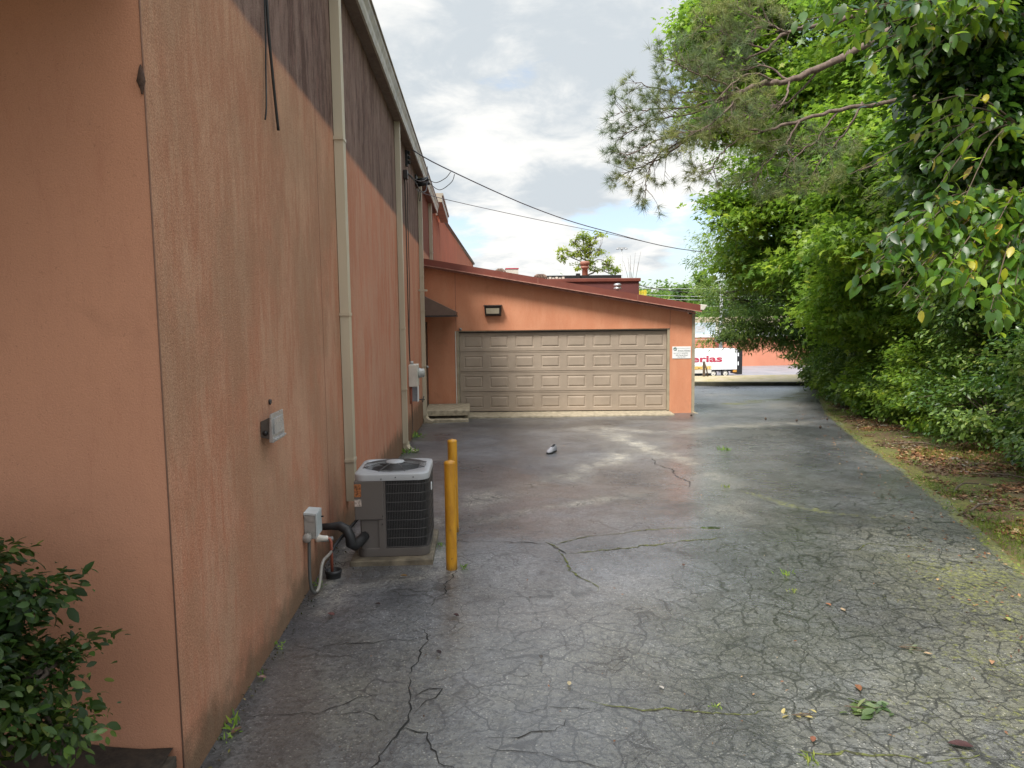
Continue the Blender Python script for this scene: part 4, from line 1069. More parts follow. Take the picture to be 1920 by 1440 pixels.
def smooth_path(pts, k=5):
    out = []
    P = [Vector(p_) for p_ in pts]
    for i in range(len(P) - 1):
        p0, p1, p2, p3 = P[max(i - 1, 0)], P[i], P[i + 1], P[min(i + 2, len(P) - 1)]
        for j in range(k):
            t_ = j / k
            out.append(0.5 * ((2 * p1) + (-p0 + p2) * t_ + (2 * p0 - 5 * p1 + 4 * p2 - p3) * t_ ** 2 + (-p0 + 3 * p1 - 3 * p2 + p3) * t_ ** 3))
    out.append(P[-1]); return out
sp = smooth_path(pts)
mb = MB(); mb.tube(sp[:27], .0125, 10); mb.build('lower_loop', simple('dark_grey_conduit', (.07, .068, .062), .45), o)
mb = MB(); mb.tube(sp[26:52], .0125, 10); mb.build('metal_bend', simple('grey_conduit', (.26, .24, .21), .4), o)
mb = MB(); mb.tube(sp[51:], .0135, 10); mb.build('upper_run', M['black'], o)
# light on the near wall
o = thing('wall_junction_light', 'small boxy grey metal light fixture on the near wall', 'wall light', (-1.3, 4.42, 1.45))
mb = MB(); mb.hexa([(-1.318, 4.32, 1.405), (-1.265, 4.32, 1.39), (-1.265, 4.56, 1.39), (-1.318, 4.52, 1.405), (-1.318, 4.32, 1.50), (-1.258, 4.32, 1.525), (-1.258, 4.56, 1.525), (-1.318, 4.52, 1.50)])
mb.build('housing', simple('dark_zinc', (.12, .11, .10), .45, metal=.4), o, bevel=.003)
mb = MB(); mb.hexa([(-1.264, 4.30, 1.375), (-1.240, 4.30, 1.372), (-1.240, 4.56, 1.372), (-1.264, 4.56, 1.375), (-1.256, 4.30, 1.545), (-1.246, 4.30, 1.548), (-1.246, 4.56, 1.548), (-1.256, 4.56, 1.545)])
mb.build('face_plate', M['alu'], o, bevel=.002)
mb = MB(); mb.hexa([(-1.240, 4.33, 1.42), (-1.234, 4.33, 1.42), (-1.234, 4.53, 1.42), (-1.240, 4.53, 1.42), (-1.2455, 4.33, 1.515), (-1.238, 4.33, 1.515), (-1.238, 4.53, 1.515), (-1.2455, 4.53, 1.515)])
mb.box(-1.24, 4.31, 1.385, -1.228, 4.55, 1.395); mb.build('lens', simple('frosted_lens', (.36, .35, .34), .3), o)
mb = MB(); mb.lathe((-1.29, 4.32, 1.43), [(0, .012), (.016, .01), (.016, 0)], 10, 'y'); mb.build('knockout', M['black'], o)
mb = MB(); mb.tube([(-1.322, 4.52, 1.60), (-1.305, 4.52, 1.60)], .014, 8); mb.tube([(-1.31, 4.52, 1.6), (-1.308, 4.50, 1.585)], .006, 6)
tag(mb.build('wall_plug', M['dark']), 'tiny dark plugged hole in the stucco above the small wall light', 'wall plug')

# bollards
def bollard(x_, y_, label):
    o = thing('bollard', label, 'bollard', (x_, y_, 0.02), 'yellow steel bollards guarding the air conditioner')
    return o
b1 = bollard(-0.243, 5.72, 'nearer yellow bollard in front of the air conditioner')
mb = MB(); mb.lathe((-0.243, 5.72, 0.02), [(.046, 0), (.046, .915)], 28); mb.build('post', M['yellow'], b1)
mb = MB(); mb.lathe((-0.243, 5.72, 0.02), [(.047, .913), (.045, .926), (.030, .934), (.012, .935), (.010, .940), (0, .941)], 28); mb.build('cap', M['yellow'], b1)
b2 = b1.copy(); col.objects.link(b2); b2.location = (-0.258, 6.78, 0.015)
b2['label'] = 'farther yellow bollard standing half hidden behind the nearer one'
for ch in list(b1.children):
    c_ = ch.copy(); col.objects.link(c_); c_.parent = b2

# shoe on the drive
o = thing('shoe', 'lone grey slip on sneaker lying on the asphalt', 'shoe', (1.2, 11.65, -0.14))
zb = float(gz(11.65)) + .006
def shoe_pt(l, w_, h):   # l along length (0 heel..1 toe), pointing toward camera and left
    ang = R(238); L = .30
    dx_, dy_ = math.cos(ang), math.sin(ang)
    return (1.24 + dx_ * L * (l - .3) - dy_ * w_, 11.72 + dy_ * L * (l - .3) + dx_ * w_, zb + h)
wid = [(.0, .028), (.1, .036), (.3, .037), (.5, .040), (.7, .050), (.85, .047), (.96, .028), (1.0, .01)]
mb = MB()
lo = [shoe_pt(l, w_, 0) for l, w_ in wid] + [shoe_pt(l, -w_, 0) for l, w_ in wid[::-1]]
mb.prism(lo, (0, 0, .028)); mb.build('sole', M['shoe_sole'], o, bevel=.004)
mb = MB()
hs = [.115, .125, .105, .095, .075, .06, .05, .035]
rowsv = []
for (l, w_), h in zip(wid, hs):
    w_ *= .97
    rowsv.append([shoe_pt(l, w_, .028), shoe_pt(l, w_ * .98, h * .6), shoe_pt(l, w_ * .62, h), shoe_pt(l, 0, h * 1.02 if l > .45 or l < .05 else h * .98), shoe_pt(l, -w_ * .62, h), shoe_pt(l, -w_ * .98, h * .6), shoe_pt(l, -w_, .028)])
vs = [q for r_ in rowsv for q in r_]; fs = []
for i in range(len(rowsv) - 1):
    for j in range(6):
        if i in (1, 2) and j in (2, 3): continue      # foot opening
        fs.append((i * 7 + j, (i + 1) * 7 + j, (i + 1) * 7 + j + 1, i * 7 + j + 1))
fs += [(0, 1, 2, 3, 4, 5, 6)]
mb.add(vs, fs, True); up_o = mb.build('upper', M['shoe_grey'], o)
mb = MB(); mb.add([shoe_pt(.08, .03, .06), shoe_pt(.52, .03, .05), shoe_pt(.52, -.03, .05), shoe_pt(.08, -.03, .06)], [(0, 1, 2, 3)]); mb.build('insole', M['black'], o)

# ------------------------------------------------------------------ meter, wires on wall
o = thing('electric_meter', 'beige electric meter cabinet with round glass meter on the side wall', 'electric meter', (-1.3, 14.0, .9))
mb = MB(); mb.box(-1.318, 13.55, .83, -1.15, 13.95, 1.25); mb.build('cabinet', M['offwhite'], o, bevel=.01)
mb = MB(); mb.lathe((-1.15, 13.78, 1.08), [(.09, 0), (.10, .01), (.10, .035), (.085, .05), (.085, .10), (.06, .125), (0, .13)], 22, 'x'); mb.build('meter_dial', simple('meter_glass', (.45, .45, .43), .15), o)
mb = MB(); mb.tube([(-1.27, 13.72, 1.25), (-1.27, 13.72, 1.31)], .035, 12); mb.build('hub', M['alu'], o)
o = thing('conduit_stub', 'small dark conduit stub with tap below the meter', 'conduit', (-1.25, 13.6, .6))
mb = MB(); mb.tube([(-1.28, 13.62, .83), (-1.28, 13.62, .62), (-1.29, 13.60, .5)], .02, 8); mb.build('pipe', M['copper'], o)
mb = MB(); mb.tube([(-1.3, 14.35, .50), (-1.15, 14.3, .50), (-1.08, 14.3, .50)], .012, 6); mb.tube([(-1.12, 14.26, .46), (-1.10, 14.36, .56)], .012, 6)
tag(mb.build('hose_tap', M['dark']), 'dark garden tap sticking out of the wall below the meter', 'tap')
o = thing('junction_box', 'small grey junction box under the electric meter', 'electrical box', (-1.3, 14.2, .6))
mb = MB(); mb.box(-1.318, 14.0, .50, -1.20, 14.22, .80); mb.build('box', simple('blue_grey_box', (.36, .37, .40), .45), o, bevel=.008)
mb = MB(); mb.box(-1.2, 13.985, .49, -1.185, 14.235, .815); mb.build('lid', M['white'], o)

def cable(name, pts, r, mat, label, cat='cable', group=None, k=6):
    mb = MB(); mb.tube(smooth_path(pts, k), r, 6)
    return tag(mb.build(name, mat), label, cat, group)
cable('wall_cable', [(-1.30, 13.62, 4.75), (-1.305, 13.7, 3.9), (-1.30, 13.65, 3.0), (-1.308, 13.72, 2.0), (-1.30, 13.72, 1.30)], .009, M['dark'], 'dark cable running down the wall into the electric meter')
cable('wall_cable', [(-1.30, 13.95, 4.88), (-1.29, 14.0, 4.6), (-1.305, 14.1, 4.1), (-1.30, 14.05, 3.3), (-1.295, 13.95, 2.6), (-1.305, 13.8, 1.9), (-1.30, 13.75, 1.32)], .007, M['black'], 'loose thin cable wavering down the wall beside the straight one')
cable('wall_cable', [(-1.31, 14.0, .50), (-1.31, 14.0, .2), (-1.305, 13.95, 0.0), (-1.31, 13.75, -.2)], .005, M['dark'], 'thin wire hanging from the junction box to the ground')
mb = MB(); mb.box(-1.318, 13.55, 4.72, -1.24, 13.70, 4.88); tag(mb.build('weather_head', M['dark'], bevel=.01), 'dark weather head on the wall where two wires enter', 'service head')
mb = MB(); mb.box(-1.318, 14.0, 5.05, -1.27, 14.12, 5.34)
for k in range(3): mb.lathe((-1.25, 14.06, 5.09 + k * .09), [(.02, 0), (.035, .01), (.02, .03), (.035, .045), (.02, .06)], 10)
tag(mb.build('insulator_rack', M['black']), 'black insulator rack under the gutter', 'insulator')
mb = MB(); mb.tube([(-1.3, 16.2, 5.17), (-1.02, 16.2, 5.22)], .05, 10); mb.tube([(-1.3, 16.55, 5.15), (-1.02, 16.55, 5.20)], .045, 10)
mb.box(-1.316, 16.1, 5.1, -1.28, 16.65, 5.3)
tag(mb.build('cable_clamp', M['black']), 'pair of black splice sleeves strapped beside the third downspout', 'cable clamp')
cable('service_wire', [(-1.27, 13.63, 4.84), (-1.15, 13.9, 4.75), (-1.1, 14.8, 4.72), (-1.05, 15.6, 4.85), (-1.05, 16.2, 5.17)], .010, M['black'], 'black wire drooping from weather head to splice sleeves')
cable('service_wire', [(-1.03, 16.2, 5.22), (-.85, 16.0, 5.10), (-.62, 15.6, 5.12), (-.5, 15.4, 5.21)], .008, M['dark'], 'looped wire rising from splice sleeves to the overhead line')
cable('service_wire', [(-1.03, 16.55, 5.20), (-.78, 16.2, 4.98), (-.5, 15.7, 5.05), (-.42, 15.45, 5.17)], .008, M['dark'], 'lower looped wire hanging below the overhead line')
cable('service_wire', [(-1.27, 13.63, 4.86), (-1.1, 14.2, 4.80), (-.98, 15.0, 5.0), (-.98, 15.3, 5.3)], .007, M['dark'], 'thin wire curling up to the gutter from the weather head')
PL = 'overhead lines crossing above the drive'
cable('overhead_line', [(-1.27, 14.06, 5.42), (-.65, 15, 5.23), (1.46, 18, 4.85), (3.64, 20.5, 4.59), (7.35, 24, 4.31), (12.89, 28, 4.44), (22, 34, 5.2)], .012, simple('grey_cable', (.09, .085, .11), .5), 'thick twisted overhead line from gutter to the trees', 'power line', PL)
cable('overhead_line', [(-1.3, 16.0, 4.97), (-.87, 17, 4.95), (1.61, 20, 4.86), (4.43, 23, 4.75), (7.97, 26, 4.5), (14, 31, 4.6)], .008, simple('thin_grey_cable', (.12, .11, .13), .5), 'thin upper wire running just below the thick overhead line', 'power line', PL)
mb = MB()
mb.tube([(-1.25, 16.5 + .26 * math.cos(a_), 4.92 + .13 * math.sin(a_)) for a_ in np.linspace(0, 12.4, 50)], .008, 5)
tag(mb.build('cable_coil', M['black']), 'small coil of black cable hanging at the third downspout', 'cable')
cable('overhead_line', [(6, 45, 5.9), (13.84, 60, 4.78), (16.59, 60, 4.3), (19.8, 60, 4.04), (23.03, 60, 4.41), (25.34, 60, 4.97), (29.03, 60, 6.2), (36, 60, 9.5)], .035, M['dark'], 'heavy sagging line in front of the far wooded hill', 'power line', 'sagging lines before the hill')
cable('overhead_line', [(5.4, 22, 2.35), (9, 32, 2.2), (15.37, 50, 2.3), (17.68, 50, 2.5), (20.37, 50, 3.03), (23.45, 50, 4.2), (27, 50, 6)], .025, M['dark'], 'lower sagging line starting near the garage floodlight', 'power line', 'sagging lines before the hill')
for k, (z0, z1) in enumerate(((5.3, 5.22), (4.59, 4.32), (4.15, 3.95), (3.5, 3.22))):
    cable('overhead_line', [(8, 80, z0 + .2), (19.06, 80, z0), (26.4, 80, z1), (45, 80, z1)], .03, M['pole'],
          ['topmost', 'second highest', 'third highest', 'lowest'][k] + ' of the four pale level wires before the hill', 'power line', 'pale level wires before the hill')
cable('hanging_cable', [(-1.308, 4.74, 5.3), (-1.30, 4.74, 4.12), (-1.305, 4.72, 3.69), (-1.295, 4.66, 3.45), (-1.30, 4.64, 3.36)], .006, M['black'], 'shorter of two black cables dangling on the near wall', 'cable', 'cables dangling on the near wall')
cable('hanging_cable', [(-1.30, 4.76, 5.3), (-1.295, 4.77, 4.12), (-1.295, 4.83, 3.72), (-1.290, 4.90, 3.36)], .009, M['black'], 'longer thicker black cable dangling on the near wall', 'cable', 'cables dangling on the near wall')

# ------------------------------------------------------------------ far things
o = thing('box_trailer', 'white box trailer with red lettering parked in the lower lot', 'trailer', (28, 93, -5.95))
mb = MB(); mb.box(20, 92, -4.95, 34.2, 94.5, -2.22); mb.build('box', M['white'], o, bevel=.03)
mb = MB(); mb.box(34.2, 91.95, -5.6, 34.9, 94.55, -2.35); mb.build('lift_gate', M['black'], o, bevel=.05)
mb = MB(); mb.box(34.25, 91.93, -4.4, 34.4, 91.949, -3.9); mb.build('reflector', M['white'], o); mb = MB(); mb.box(34.25, 91.93, -3.2, 34.4, 91.949, -2.75); mb.build('reflector', M['white'], o)
mb = MB(); mb.box(29.8, 92.3, -5.2, 33.6, 94.2, -4.951); mb.build('undercarriage', M['black'], o)
for wx_ in (31.05, 32.65):
    mb = MB(); mb.lathe((wx_, 92.05, -5.45), [(.30, .0), (.45, .0), (.5, -.06), (.5, -.3), (.3, -.3)], 24, 'y'); wh = mb.build('wheel', M['rubber'], o)
    mb = MB(); mb.lathe((wx_, 92.05, -5.45), [(.0, .03), (.08, .03), (.10, -.05), (.26, -.06), (.30, .01), (.31, -.1)], 20, 'y'); mb.build('rim', M['offwhite'], wh)
mb = MB(); mb.box(33.7, 92.05, -5.3, 34.19, 92.5, -4.98); mb.build('side_marker_bracket', M['orange_p'], o); mb = MB(); mb.box(29.6, 92.05, -5.4, 30.2, 92.5, -4.98); mb.build('side_marker_bracket', M['orange_p'], o)
text('terias', 'lettering', M['red_text'], o, (27.35, 91.98, -3.88), 1.18, 1.85, .01, 0, .03)
o = thing('utility_truck', 'cream low truck with amber lettering half hidden by the garage corner', 'truck', (27, 88, -5.95))
mb = MB(); mb.box(24, 87.5, -5.05, 29.3, 89.5, -3.95); mb.build('body', M['offwhite'], o, bevel=.06)
mb = MB(); mb.box(24, 87.8, -5.6, 29.2, 89.2, -5.051); mb.build('chassis', M['black'], o)
mb = MB(); mb.box(24, 87.48, -4.55, 29.25, 87.499, -4.15); mb.build('stripe', simple('cream_yellow', (.75, .62, .3), .5), o)
text('FREMONT', 'lettering', M['amber_text'], o, (26.55, 87.47, -4.5), .46, 1.25, .005, 0, .012)
for wx_ in (25.0, 28.4):
    mb = MB(); mb.lathe((wx_, 87.55, -5.52), [(0, .0), (.25, .0), (.42, .0), (.44, -.06), (.44, -.3), (0, -.3)], 20, 'y'); mb.build('wheel', M['rubber'], o)
# stair rail post
o = thing('ramp_railing', 'weathered timber ramp railing beyond the far kerb', 'railing', (10.1, 31, -0.5))
mb = MB(); mb.box(10.0, 31, -0.75, 10.09, 31.08, 0.10); mb.build('post', M['wood_grey'], o)
mb = MB(); mb.tube([(10.04, 31.0, 0.08), (10.14, 31.0, -.2), (10.22, 31.0, -.62)], .03, 6); mb.build('brace', M['wood_grey'], o)
# far store building
o = thing('far_store', 'salmon and white flat roofed store beyond the lower car park', 'building', (45, 115, -5.95))
mb = MB(); mb.box(5, 112, -5.97, 66, 150, -1.25); mb.build('wall', simple('salmon_far_wall', (.60, .24, .15), .8, var=.15, scale=.3), o)
mb = MB(); mb.box(4.9, 111.9, -1.25, 66.1, 150.1, -0.85); mb.build('roof_edge', M['white'], o)
mb = MB(); mb.box(5, 121, -0.85, 66, 150, 0.55); mb.build('upper_wall', simple('offwhite_far', (.66, .64, .60), .8, var=.2, scale=.4), o)
mb = MB(); mb.box(4.8, 120.9, 0.55, 66, 150, 1.9); mb.build('upper_roof', simple('tan_far_roof', (.42, .34, .25), .8, var=.2, scale=.5), o)
rr = random.Random(11)
rt_n = ['white rooftop unit nearest the garage on the far store', 'square grey rooftop unit with a dark opening on the far store', 'low white rooftop duct box on the far store', 'rooftop fan box farthest right on the far store']
for k, (x_, w_, h_, mm) in enumerate(((34.6, 4.3, 1.9, simple('bluegrey_unit', (.42, .48, .52), .6)), (39.9, 1.1, 1.0, M['grey_box']), (41.8, 1.6, .7, M['white']), (45.0, 1.8, .9, M['offwhite']))):
    u_ = thing('rooftop_unit', rt_n[k], 'rooftop unit', (x_, 115, -.85), 'rooftop units on the far store')
    mb = MB(); mb.box(x_, 114.5, -.85, x_ + w_, 116.5, -.85 + h_); mb.build('casing', mm, u_, bevel=.05)
    mb = MB(); mb.box(x_ + w_ * .25, 114.46, -.85 + h_ * .2, x_ + w_ * .6, 114.49, -.85 + h_ * .7); mb.build('louvre', M['dark'] if k == 1 else M['pole'], u_)
o = thing('wall_unit', 'white box with red lower half hung on the salmon far wall', 'wall unit', (39, 111.8, -2))
mb = MB(); mb.box(37.9, 111.4, -2.0, 38.9, 111.95, -1.55); mb.build('upper_box', M['white'], o)
mb = MB(); mb.box(37.9, 111.4, -2.45, 38.9, 111.95, -2.0); mb.build('lower_box', M['red_text'], o)
mb = MB()
mb.tube([(34.6, 111.8, -1.6), (37.4, 111.8, -1.6), (37.9, 111.8, -1.7)], .03, 5); mb.tube([(38.9, 111.8, -1.6), (40.6, 111.8, -1.6), (40.6, 111.8, -3.0)], .03, 5); mb.tube([(38.3, 111.3, -.4), (38.3, 111.3, -1.6)], .03, 5)
tag(mb.build('wall_conduit', M['pole']), 'grey conduits framing the wall unit on the far store', 'conduit')
# poles
def polelamp():
    o = thing('light_pole', 'tall thin parking lot light pole with cross head on the skyline', 'light pole', (18.43, 90, -5.9))
    mb = MB(); mb.tube([(18.43, 90, -5.9), (18.43, 90, 10.8)], [.13, .07], 8); mb.build('mast', M['pole'], o)
    mb = MB(); mb.box(17.85, 89.9, 10.8, 19.0, 90.1, 10.88); mb.build('crossarm', M['pole'], o)
    mb = MB()
    for x_ in (17.9, 18.43, 18.95): mb.lathe((x_, 90, 10.62), [(0, 0), (.22, .02), (.20, .16), (0, .2)], 12)
    mb.build('lamp_head', M['pole'], o)
polelamp()
o = thing('utility_pole', 'pale utility pole standing behind the oak branch', 'utility pole', (34.75, 100, -5.9))
mb = MB(); mb.tube([(34.75, 100, -5.9), (34.75, 100, 6.5)], [.28, .2], 10); mb.build('mast', M['pole'], o)
mb = MB(); mb.box(33.3, 99.95, 5.6, 36.2, 100.1, 5.75); mb.build('crossarm', M['pole'], o)
mb = MB(); mb.lathe((35.4, 100, 1.9), [(0, 0), (.35, .02), (.38, .9), (.3, 1.2), (0, 1.25)], 14); mb.build('transformer', simple('dark_transformer', (.13, .17, .19), .5), o)
o = thing('yellow_sign', 'small yellow slatted panel at the right end of the dark red block', 'sign', (13.9, 60, 4))
mb = MB()
for k in range(6): mb.box(13.65 + k * .13, 60, 3.5, 13.74 + k * .13, 60.06, 4.30 + .02 * k)
mb.box(13.6, 60.06, 3.45, 14.45, 60.12, 3.6); mb.box(13.6, 60.06, 4.1, 14.45, 60.12, 4.25); mb.build('panel', M['yellow_panel'], o)
mb = MB(); mb.box(13.9, 60.13, -5, 14.05, 60.25, 3.5); mb.build('post', M['pole'], o)

# ------------------------------------------------------------------ vegetation
TPL = {
    'rhomb': (np.array([(0, 0, 0), (.45, .26, .05), (1, 0, -.10), (.45, -.26, .05)], float), [(0, 1, 2), (0, 2, 3)]),
    'oval': (np.array([(0, 0, 0), (.22, .20, .035), (.55, .25, .02), (.85, .13, -.06), (1, 0, -.14), (.85, -.13, -.06), (.55, -.25, .02), (.22, -.20, .035), (.55, 0, -.015)], float),
             [(0, 8, 2, 1), (8, 4, 3, 2), (0, 7, 6, 8), (8, 6, 5, 4)]),
    'lance': (np.array([(0, 0, 0), (.35, .12, .03), (1, 0, -.12), (.35, -.12, .03)], float), [(0, 1, 2), (0, 2, 3)]),
    'star': (np.array([(.0, 0, 0), (.05, .30, .0), (.28, .17, .03), (.40, .50, -.05), (.52, .16, .03), (1, 0, -.10), (.52, -.16, .03), (.40, -.50, -.05), (.28, -.17, .03), (.05, -.30, 0), (.38, 0, 0)], float),
             [(0, 10, 2, 1), (10, 4, 3, 2), (10, 6, 5, 4), (10, 8, 7, 6), (0, 9, 8, 10)]),
    'heart': (np.array([(.1, 0, 0), (-.08, .25, .02), (.12, .42, .0), (.5, .38, -.02), (1.0, 0, -.14), (.5, -.38, -.02), (.12, -.42, 0), (-.08, -.25, .02), (.5, 0, .02)], float),
              [(0, 8, 3, 2, 1), (8, 4, 3), (8, 5, 4), (0, 7, 6, 5, 8)]),
    'needle': (np.array([(0, .02, 0), (0, -.02, 0), (1, 0, -.05)], float), [(0, 1, 2)]),
    'blade': (np.array([(0, .04, 0), (0, -.04, 0), (.55, .03, .0), (.55, -.03, .0), (1, 0, -.18)], float), [(0, 1, 3, 2), (2, 3, 4)]),
    'card': (np.array([(0, -.4, 0), (.3, .1, .1), (0, .45, 0), (.6, .5, -.1), (1, .05, 0), (.65, -.45, .1)], float), [(0, 1, 2, 3), (0, 3, 4, 5)]),
}
def scatter(P, size, tpl, n_dir, t_dir, name, mat, parent):
    V0, Fc = TPL[tpl]
    n_ = nrm(n_dir); t_ = nrm(t_dir - (t_dir * n_).sum(-1, keepdims=True) * n_); b_ = np.cross(n_, t_)
    V = P[:, None, :] + size[:, None, None] * (V0[None, :, 0:1] * t_[:, None, :] + V0[None, :, 1:2] * b_[:, None, :] + V0[None, :, 2:3] * n_[:, None, :])
    return batch_mesh(name, V, Fc, mat, parent)

def gapf(P, s, ph):
    return np.sin(P[:, 0] * s + ph) * np.sin(P[:, 1] * s * 1.1 + ph * 2) + np.sin(P[:, 2] * s * 1.25 + ph * 3) * np.sin((P[:, 0] + P[:, 1]) * s * .7 + ph)

def crown_points(lobes, g, gap=-0.35, gs=2.0, ph=1.0, shell=2.3):
    C = []; O = []
    for (cx, cy, cz, rx, ry, rz, n) in lobes:
        d = nrm(g.normal(size=(n, 3))); r_ = g.random(n) ** (1 / shell)
        P = d * r_[:, None] * np.array([rx, ry, rz]) * (1 + 0.18 * np.sin(d[:, 0] * 7 + ph) * np.sin(d[:, 2] * 6 + d[:, 1] * 5))[:, None]
        P = P + np.array([cx, cy, cz])
        k = gapf(P, gs, ph) > gap
        C.append(P[k]); O.append(d[k])
    return np.concatenate(C), np.concatenate(O)

def leafy(name, C, O, per, spread, tpl, size, mat, parent, g, upw=0.9, flat=0.40, droop=0.35, zmin=None):
    N = len(C) * per
    ci = np.repeat(np.arange(len(C)), per)
    off = g.normal(size=(N, 3)) * spread * np.array([1, 1, flat])
    P = C[ci] + off
    if zmin is not None:
        P[:, 2] = np.maximum(P[:, 2], zmin(P[:, 1]) + g.random(N) * .15)
    out = O[ci]
    n_ = np.array([0, 0, upw]) + out * 0.45 + g.normal(size=(N, 3)) * 0.55
    t_ = out * 0.7 + nrm(off) * 0.6 + g.normal(size=(N, 3)) * 0.5 - np.array([0, 0, droop])
    sz = size * np.clip(g.normal(1, .33, N), .35, 1.9)
    return scatter(P, sz, tpl, n_, t_, name, mat, parent)

def limbs(mb, trunk, lobes, C, g, r0, twigs=60, tr=.012):
    """tapered trunk, limbs to every lobe and twigs to some of the leaf clusters"""
    tp = smooth_path(trunk, 4)
    mb.tube(tp, [r0 * (1 - .75 * k / (len(tp) - 1)) * (1.25 if k == 0 else 1) for k in range(len(tp))], 9)
    T_ = np.array([tuple(q) for q in tp])
    for lb in lobes:
        c = np.array(lb[:3])
        cand = T_[(T_[:, 2] < c[2])]
        if len(cand) == 0: cand = T_[:1]
        k = np.argmin(np.linalg.norm(cand - c, axis=1) + .5 * np.abs(cand[:, 2] - (c[2] - lb[5] * .8)))
        s = cand[k]
        mid_ = (s + c) / 2 + g.normal(size=3) * .15 + np.array([0, 0, .1 * np.linalg.norm(c - s)])
        rl = max(.02, r0 * .38)
        mb.tube(smooth_path([tuple(s), tuple(mid_), tuple(c)], 4), [rl * (1 - .085 * k) for k in range(9)], 6)
        near_ = C[np.argsort(np.linalg.norm((C - c) / np.array(lb[3:6]), axis=1))[:int(lb[6])]]
        if len(near_):
            for q in near_[g.integers(0, len(near_), min(twigs, len(near_)))]:
                m_ = (c + q) / 2 + g.normal(size=3) * .08 * np.linalg.norm(q - c)
                s0 = c + (s - c) * g.random() * .35
                mb.tube([tuple(s0), tuple(m_), tuple(q)], [tr, tr * .7, tr * .3], 4, False)

def tree(name, label, cat, trunk, r0, lobes, per, spread, tpl, size, lmat, seed, group=None, gap=-.35, gs=2.0, twigs=50, bark='bark', zmin=None, shell=2.3, dens=1.0, **kw):
    g = np.random.default_rng(seed)
    per = int(per * dens)
    o = thing(name, label, cat, trunk[0], group)
    C, O = crown_points(lobes, g, gap, gs, seed * 1.7, shell)
    mb = MB(); limbs(mb, trunk, lobes, C, g, r0, twigs)
    mb.build('trunk', M[bark], o)
    leafy('crown', C, O, per, spread, tpl, size, M[lmat], o, g, zmin=zmin, **kw)
    return o

zg = lambda y: terrain(edge_x(y) + 2.5, y)
# hedge row of shrubs along the verge (near to far)
HG = 'shrubs of the overgrown hedge along the drive'
hedge = [  # x, y, radius, height, leaf, mat, label
    (7.75, 8.3, 1.05, 1.5, 'oval', .062, 'lf_privet', 'low glossy privet bush nearest the camera at the right frame edge'),
    (8.9, 9.6, 1.5, 3.2, 'oval', .065, 'lf_dark', 'dark tall privet shrub behind the low bush at the right edge'),
    (8.75, 11.3, 1.25, 2.4, 'rhomb', .07, 'lf_privet', 'dense twiggy shrub with bare stems beside the leaf litter'),
    (9.15, 13.0, 1.35, 2.9, 'rhomb', .075, 'lf_bright', 'bright green leafy shrub on the hedge front near the bare trunk'),
    (9.8, 14.9, 1.3, 2.3, 'rhomb', .075, 'lf_mid', 'mid green shrub at the foot of the thick vine covered trunk'),
    (10.25, 16.8, 1.35, 3.0, 'star', .11, 'lf_bright', 'bright maple like shrub midway along the hedge'),
    (11.2, 19.2, 1.5, 2.3, 'rhomb', .085, 'lf_privet', 'rounded dark shrub hugging the narrowing verge'),
    (12.1, 21.6, 1.6, 3.0, 'rhomb', .09, 'lf_mid', 'taller green shrub just before the far kerb'),
    (13.2, 24.2, 1.7, 2.4, 'rhomb', .09, 'lf_privet', 'shrub touching the right end of the far kerb'),
    (14.6, 27.2, 2.1, 3.0, 'rhomb', .10, 'lf_mid', 'farthest hedge shrub standing behind the kerb end'),
]
for k, (x_, y_, r_, h_, tp, sz, mm, lb) in enumerate(hedge):
    z0 = float(zg(y_))
    lobes = [(x_, y_, z0 + h_ * .35, r_, r_ * 1.05, h_ * .42, 130), (x_ + .15, y_ + .2, z0 + h_ * .72, r_ * .8, r_ * .85, h_ * .33, 90), (x_ - r_ * .45, y_ - .4, z0 + h_ * .2, r_ * .55, r_ * .6, h_ * .25, 50), (x_ - r_ * .3, y_ + .5, z0 + h_ * 1.0, r_ * .5, r_ * .5, h_ * .28, 60), (x_ + r_ * .6, y_ - .5, z0 + h_ * 1.1, r_ * .6, r_ * .6, h_ * .35, 70)]
    tree('hedge_shrub', lb, 'shrub', [(x_ + .2, y_, z0 - .1), (x_ + .25, y_ + .1, z0 + h_ * .4), (x_ + .1, y_ + .1, z0 + h_ * .8)], .045, lobes,
         int(78 * (r_ / 1.3) ** 1.6), .17, tp, sz * 1.12, mm, 40 + k, HG, gap=-.38, gs=3.4, twigs=30, zmin=zg)
# understorey climbing higher behind the hedge, and vines between
TG = 'broadleaf trees over the hedge'
tree('sweetgum_tree', 'tall star leaved tree rising centre right behind the pine branch', 'tree', [(12.6, 21.2, -.4), (12.0, 20.9, 4), (10.6, 20.4, 8), (9.2, 20, 12.5)], .2,
     [(9.2, 20, 8.6, 2.7, 2.6, 1.9, 190), (8.6, 20, 11.4, 2.2, 2.4, 1.6, 130), (9.6, 19.6, 6.0, 2.6, 2.4, 1.5, 150), (8.7, 20.6, 4.0, 1.7, 1.8, 1.0, 90), (8.9, 18.9, 5.0, 1.1, 1.0, .9, 90), (9.0, 18.6, 3.4, 1.0, 1.0, .8, 70), (10.6, 19.4, 10.3, 2.6, 2.4, 1.9, 130), (11.2, 20.6, 3.6, 2.0, 1.8, 1.6, 130), (7.1, 20.4, 9.7, 1.15, 1.3, 1.5, 110), (6.55, 20, 9.9, .7, .8, 1.2, 80), (6.9, 20.2, 7.6, .7, 1.0, .8, 50), (7.4, 20.2, 4.9, .8, 1.0, .7, 50), (7.6, 20.2, 11.8, 1.2, 1.2, .9, 70), (8.8, 18.5, 7.6, 1.2, 1.0, 1.2, 90)],
     85, .32, 'star', .15, 'lf_bright', 61, TG, gap=-.4)
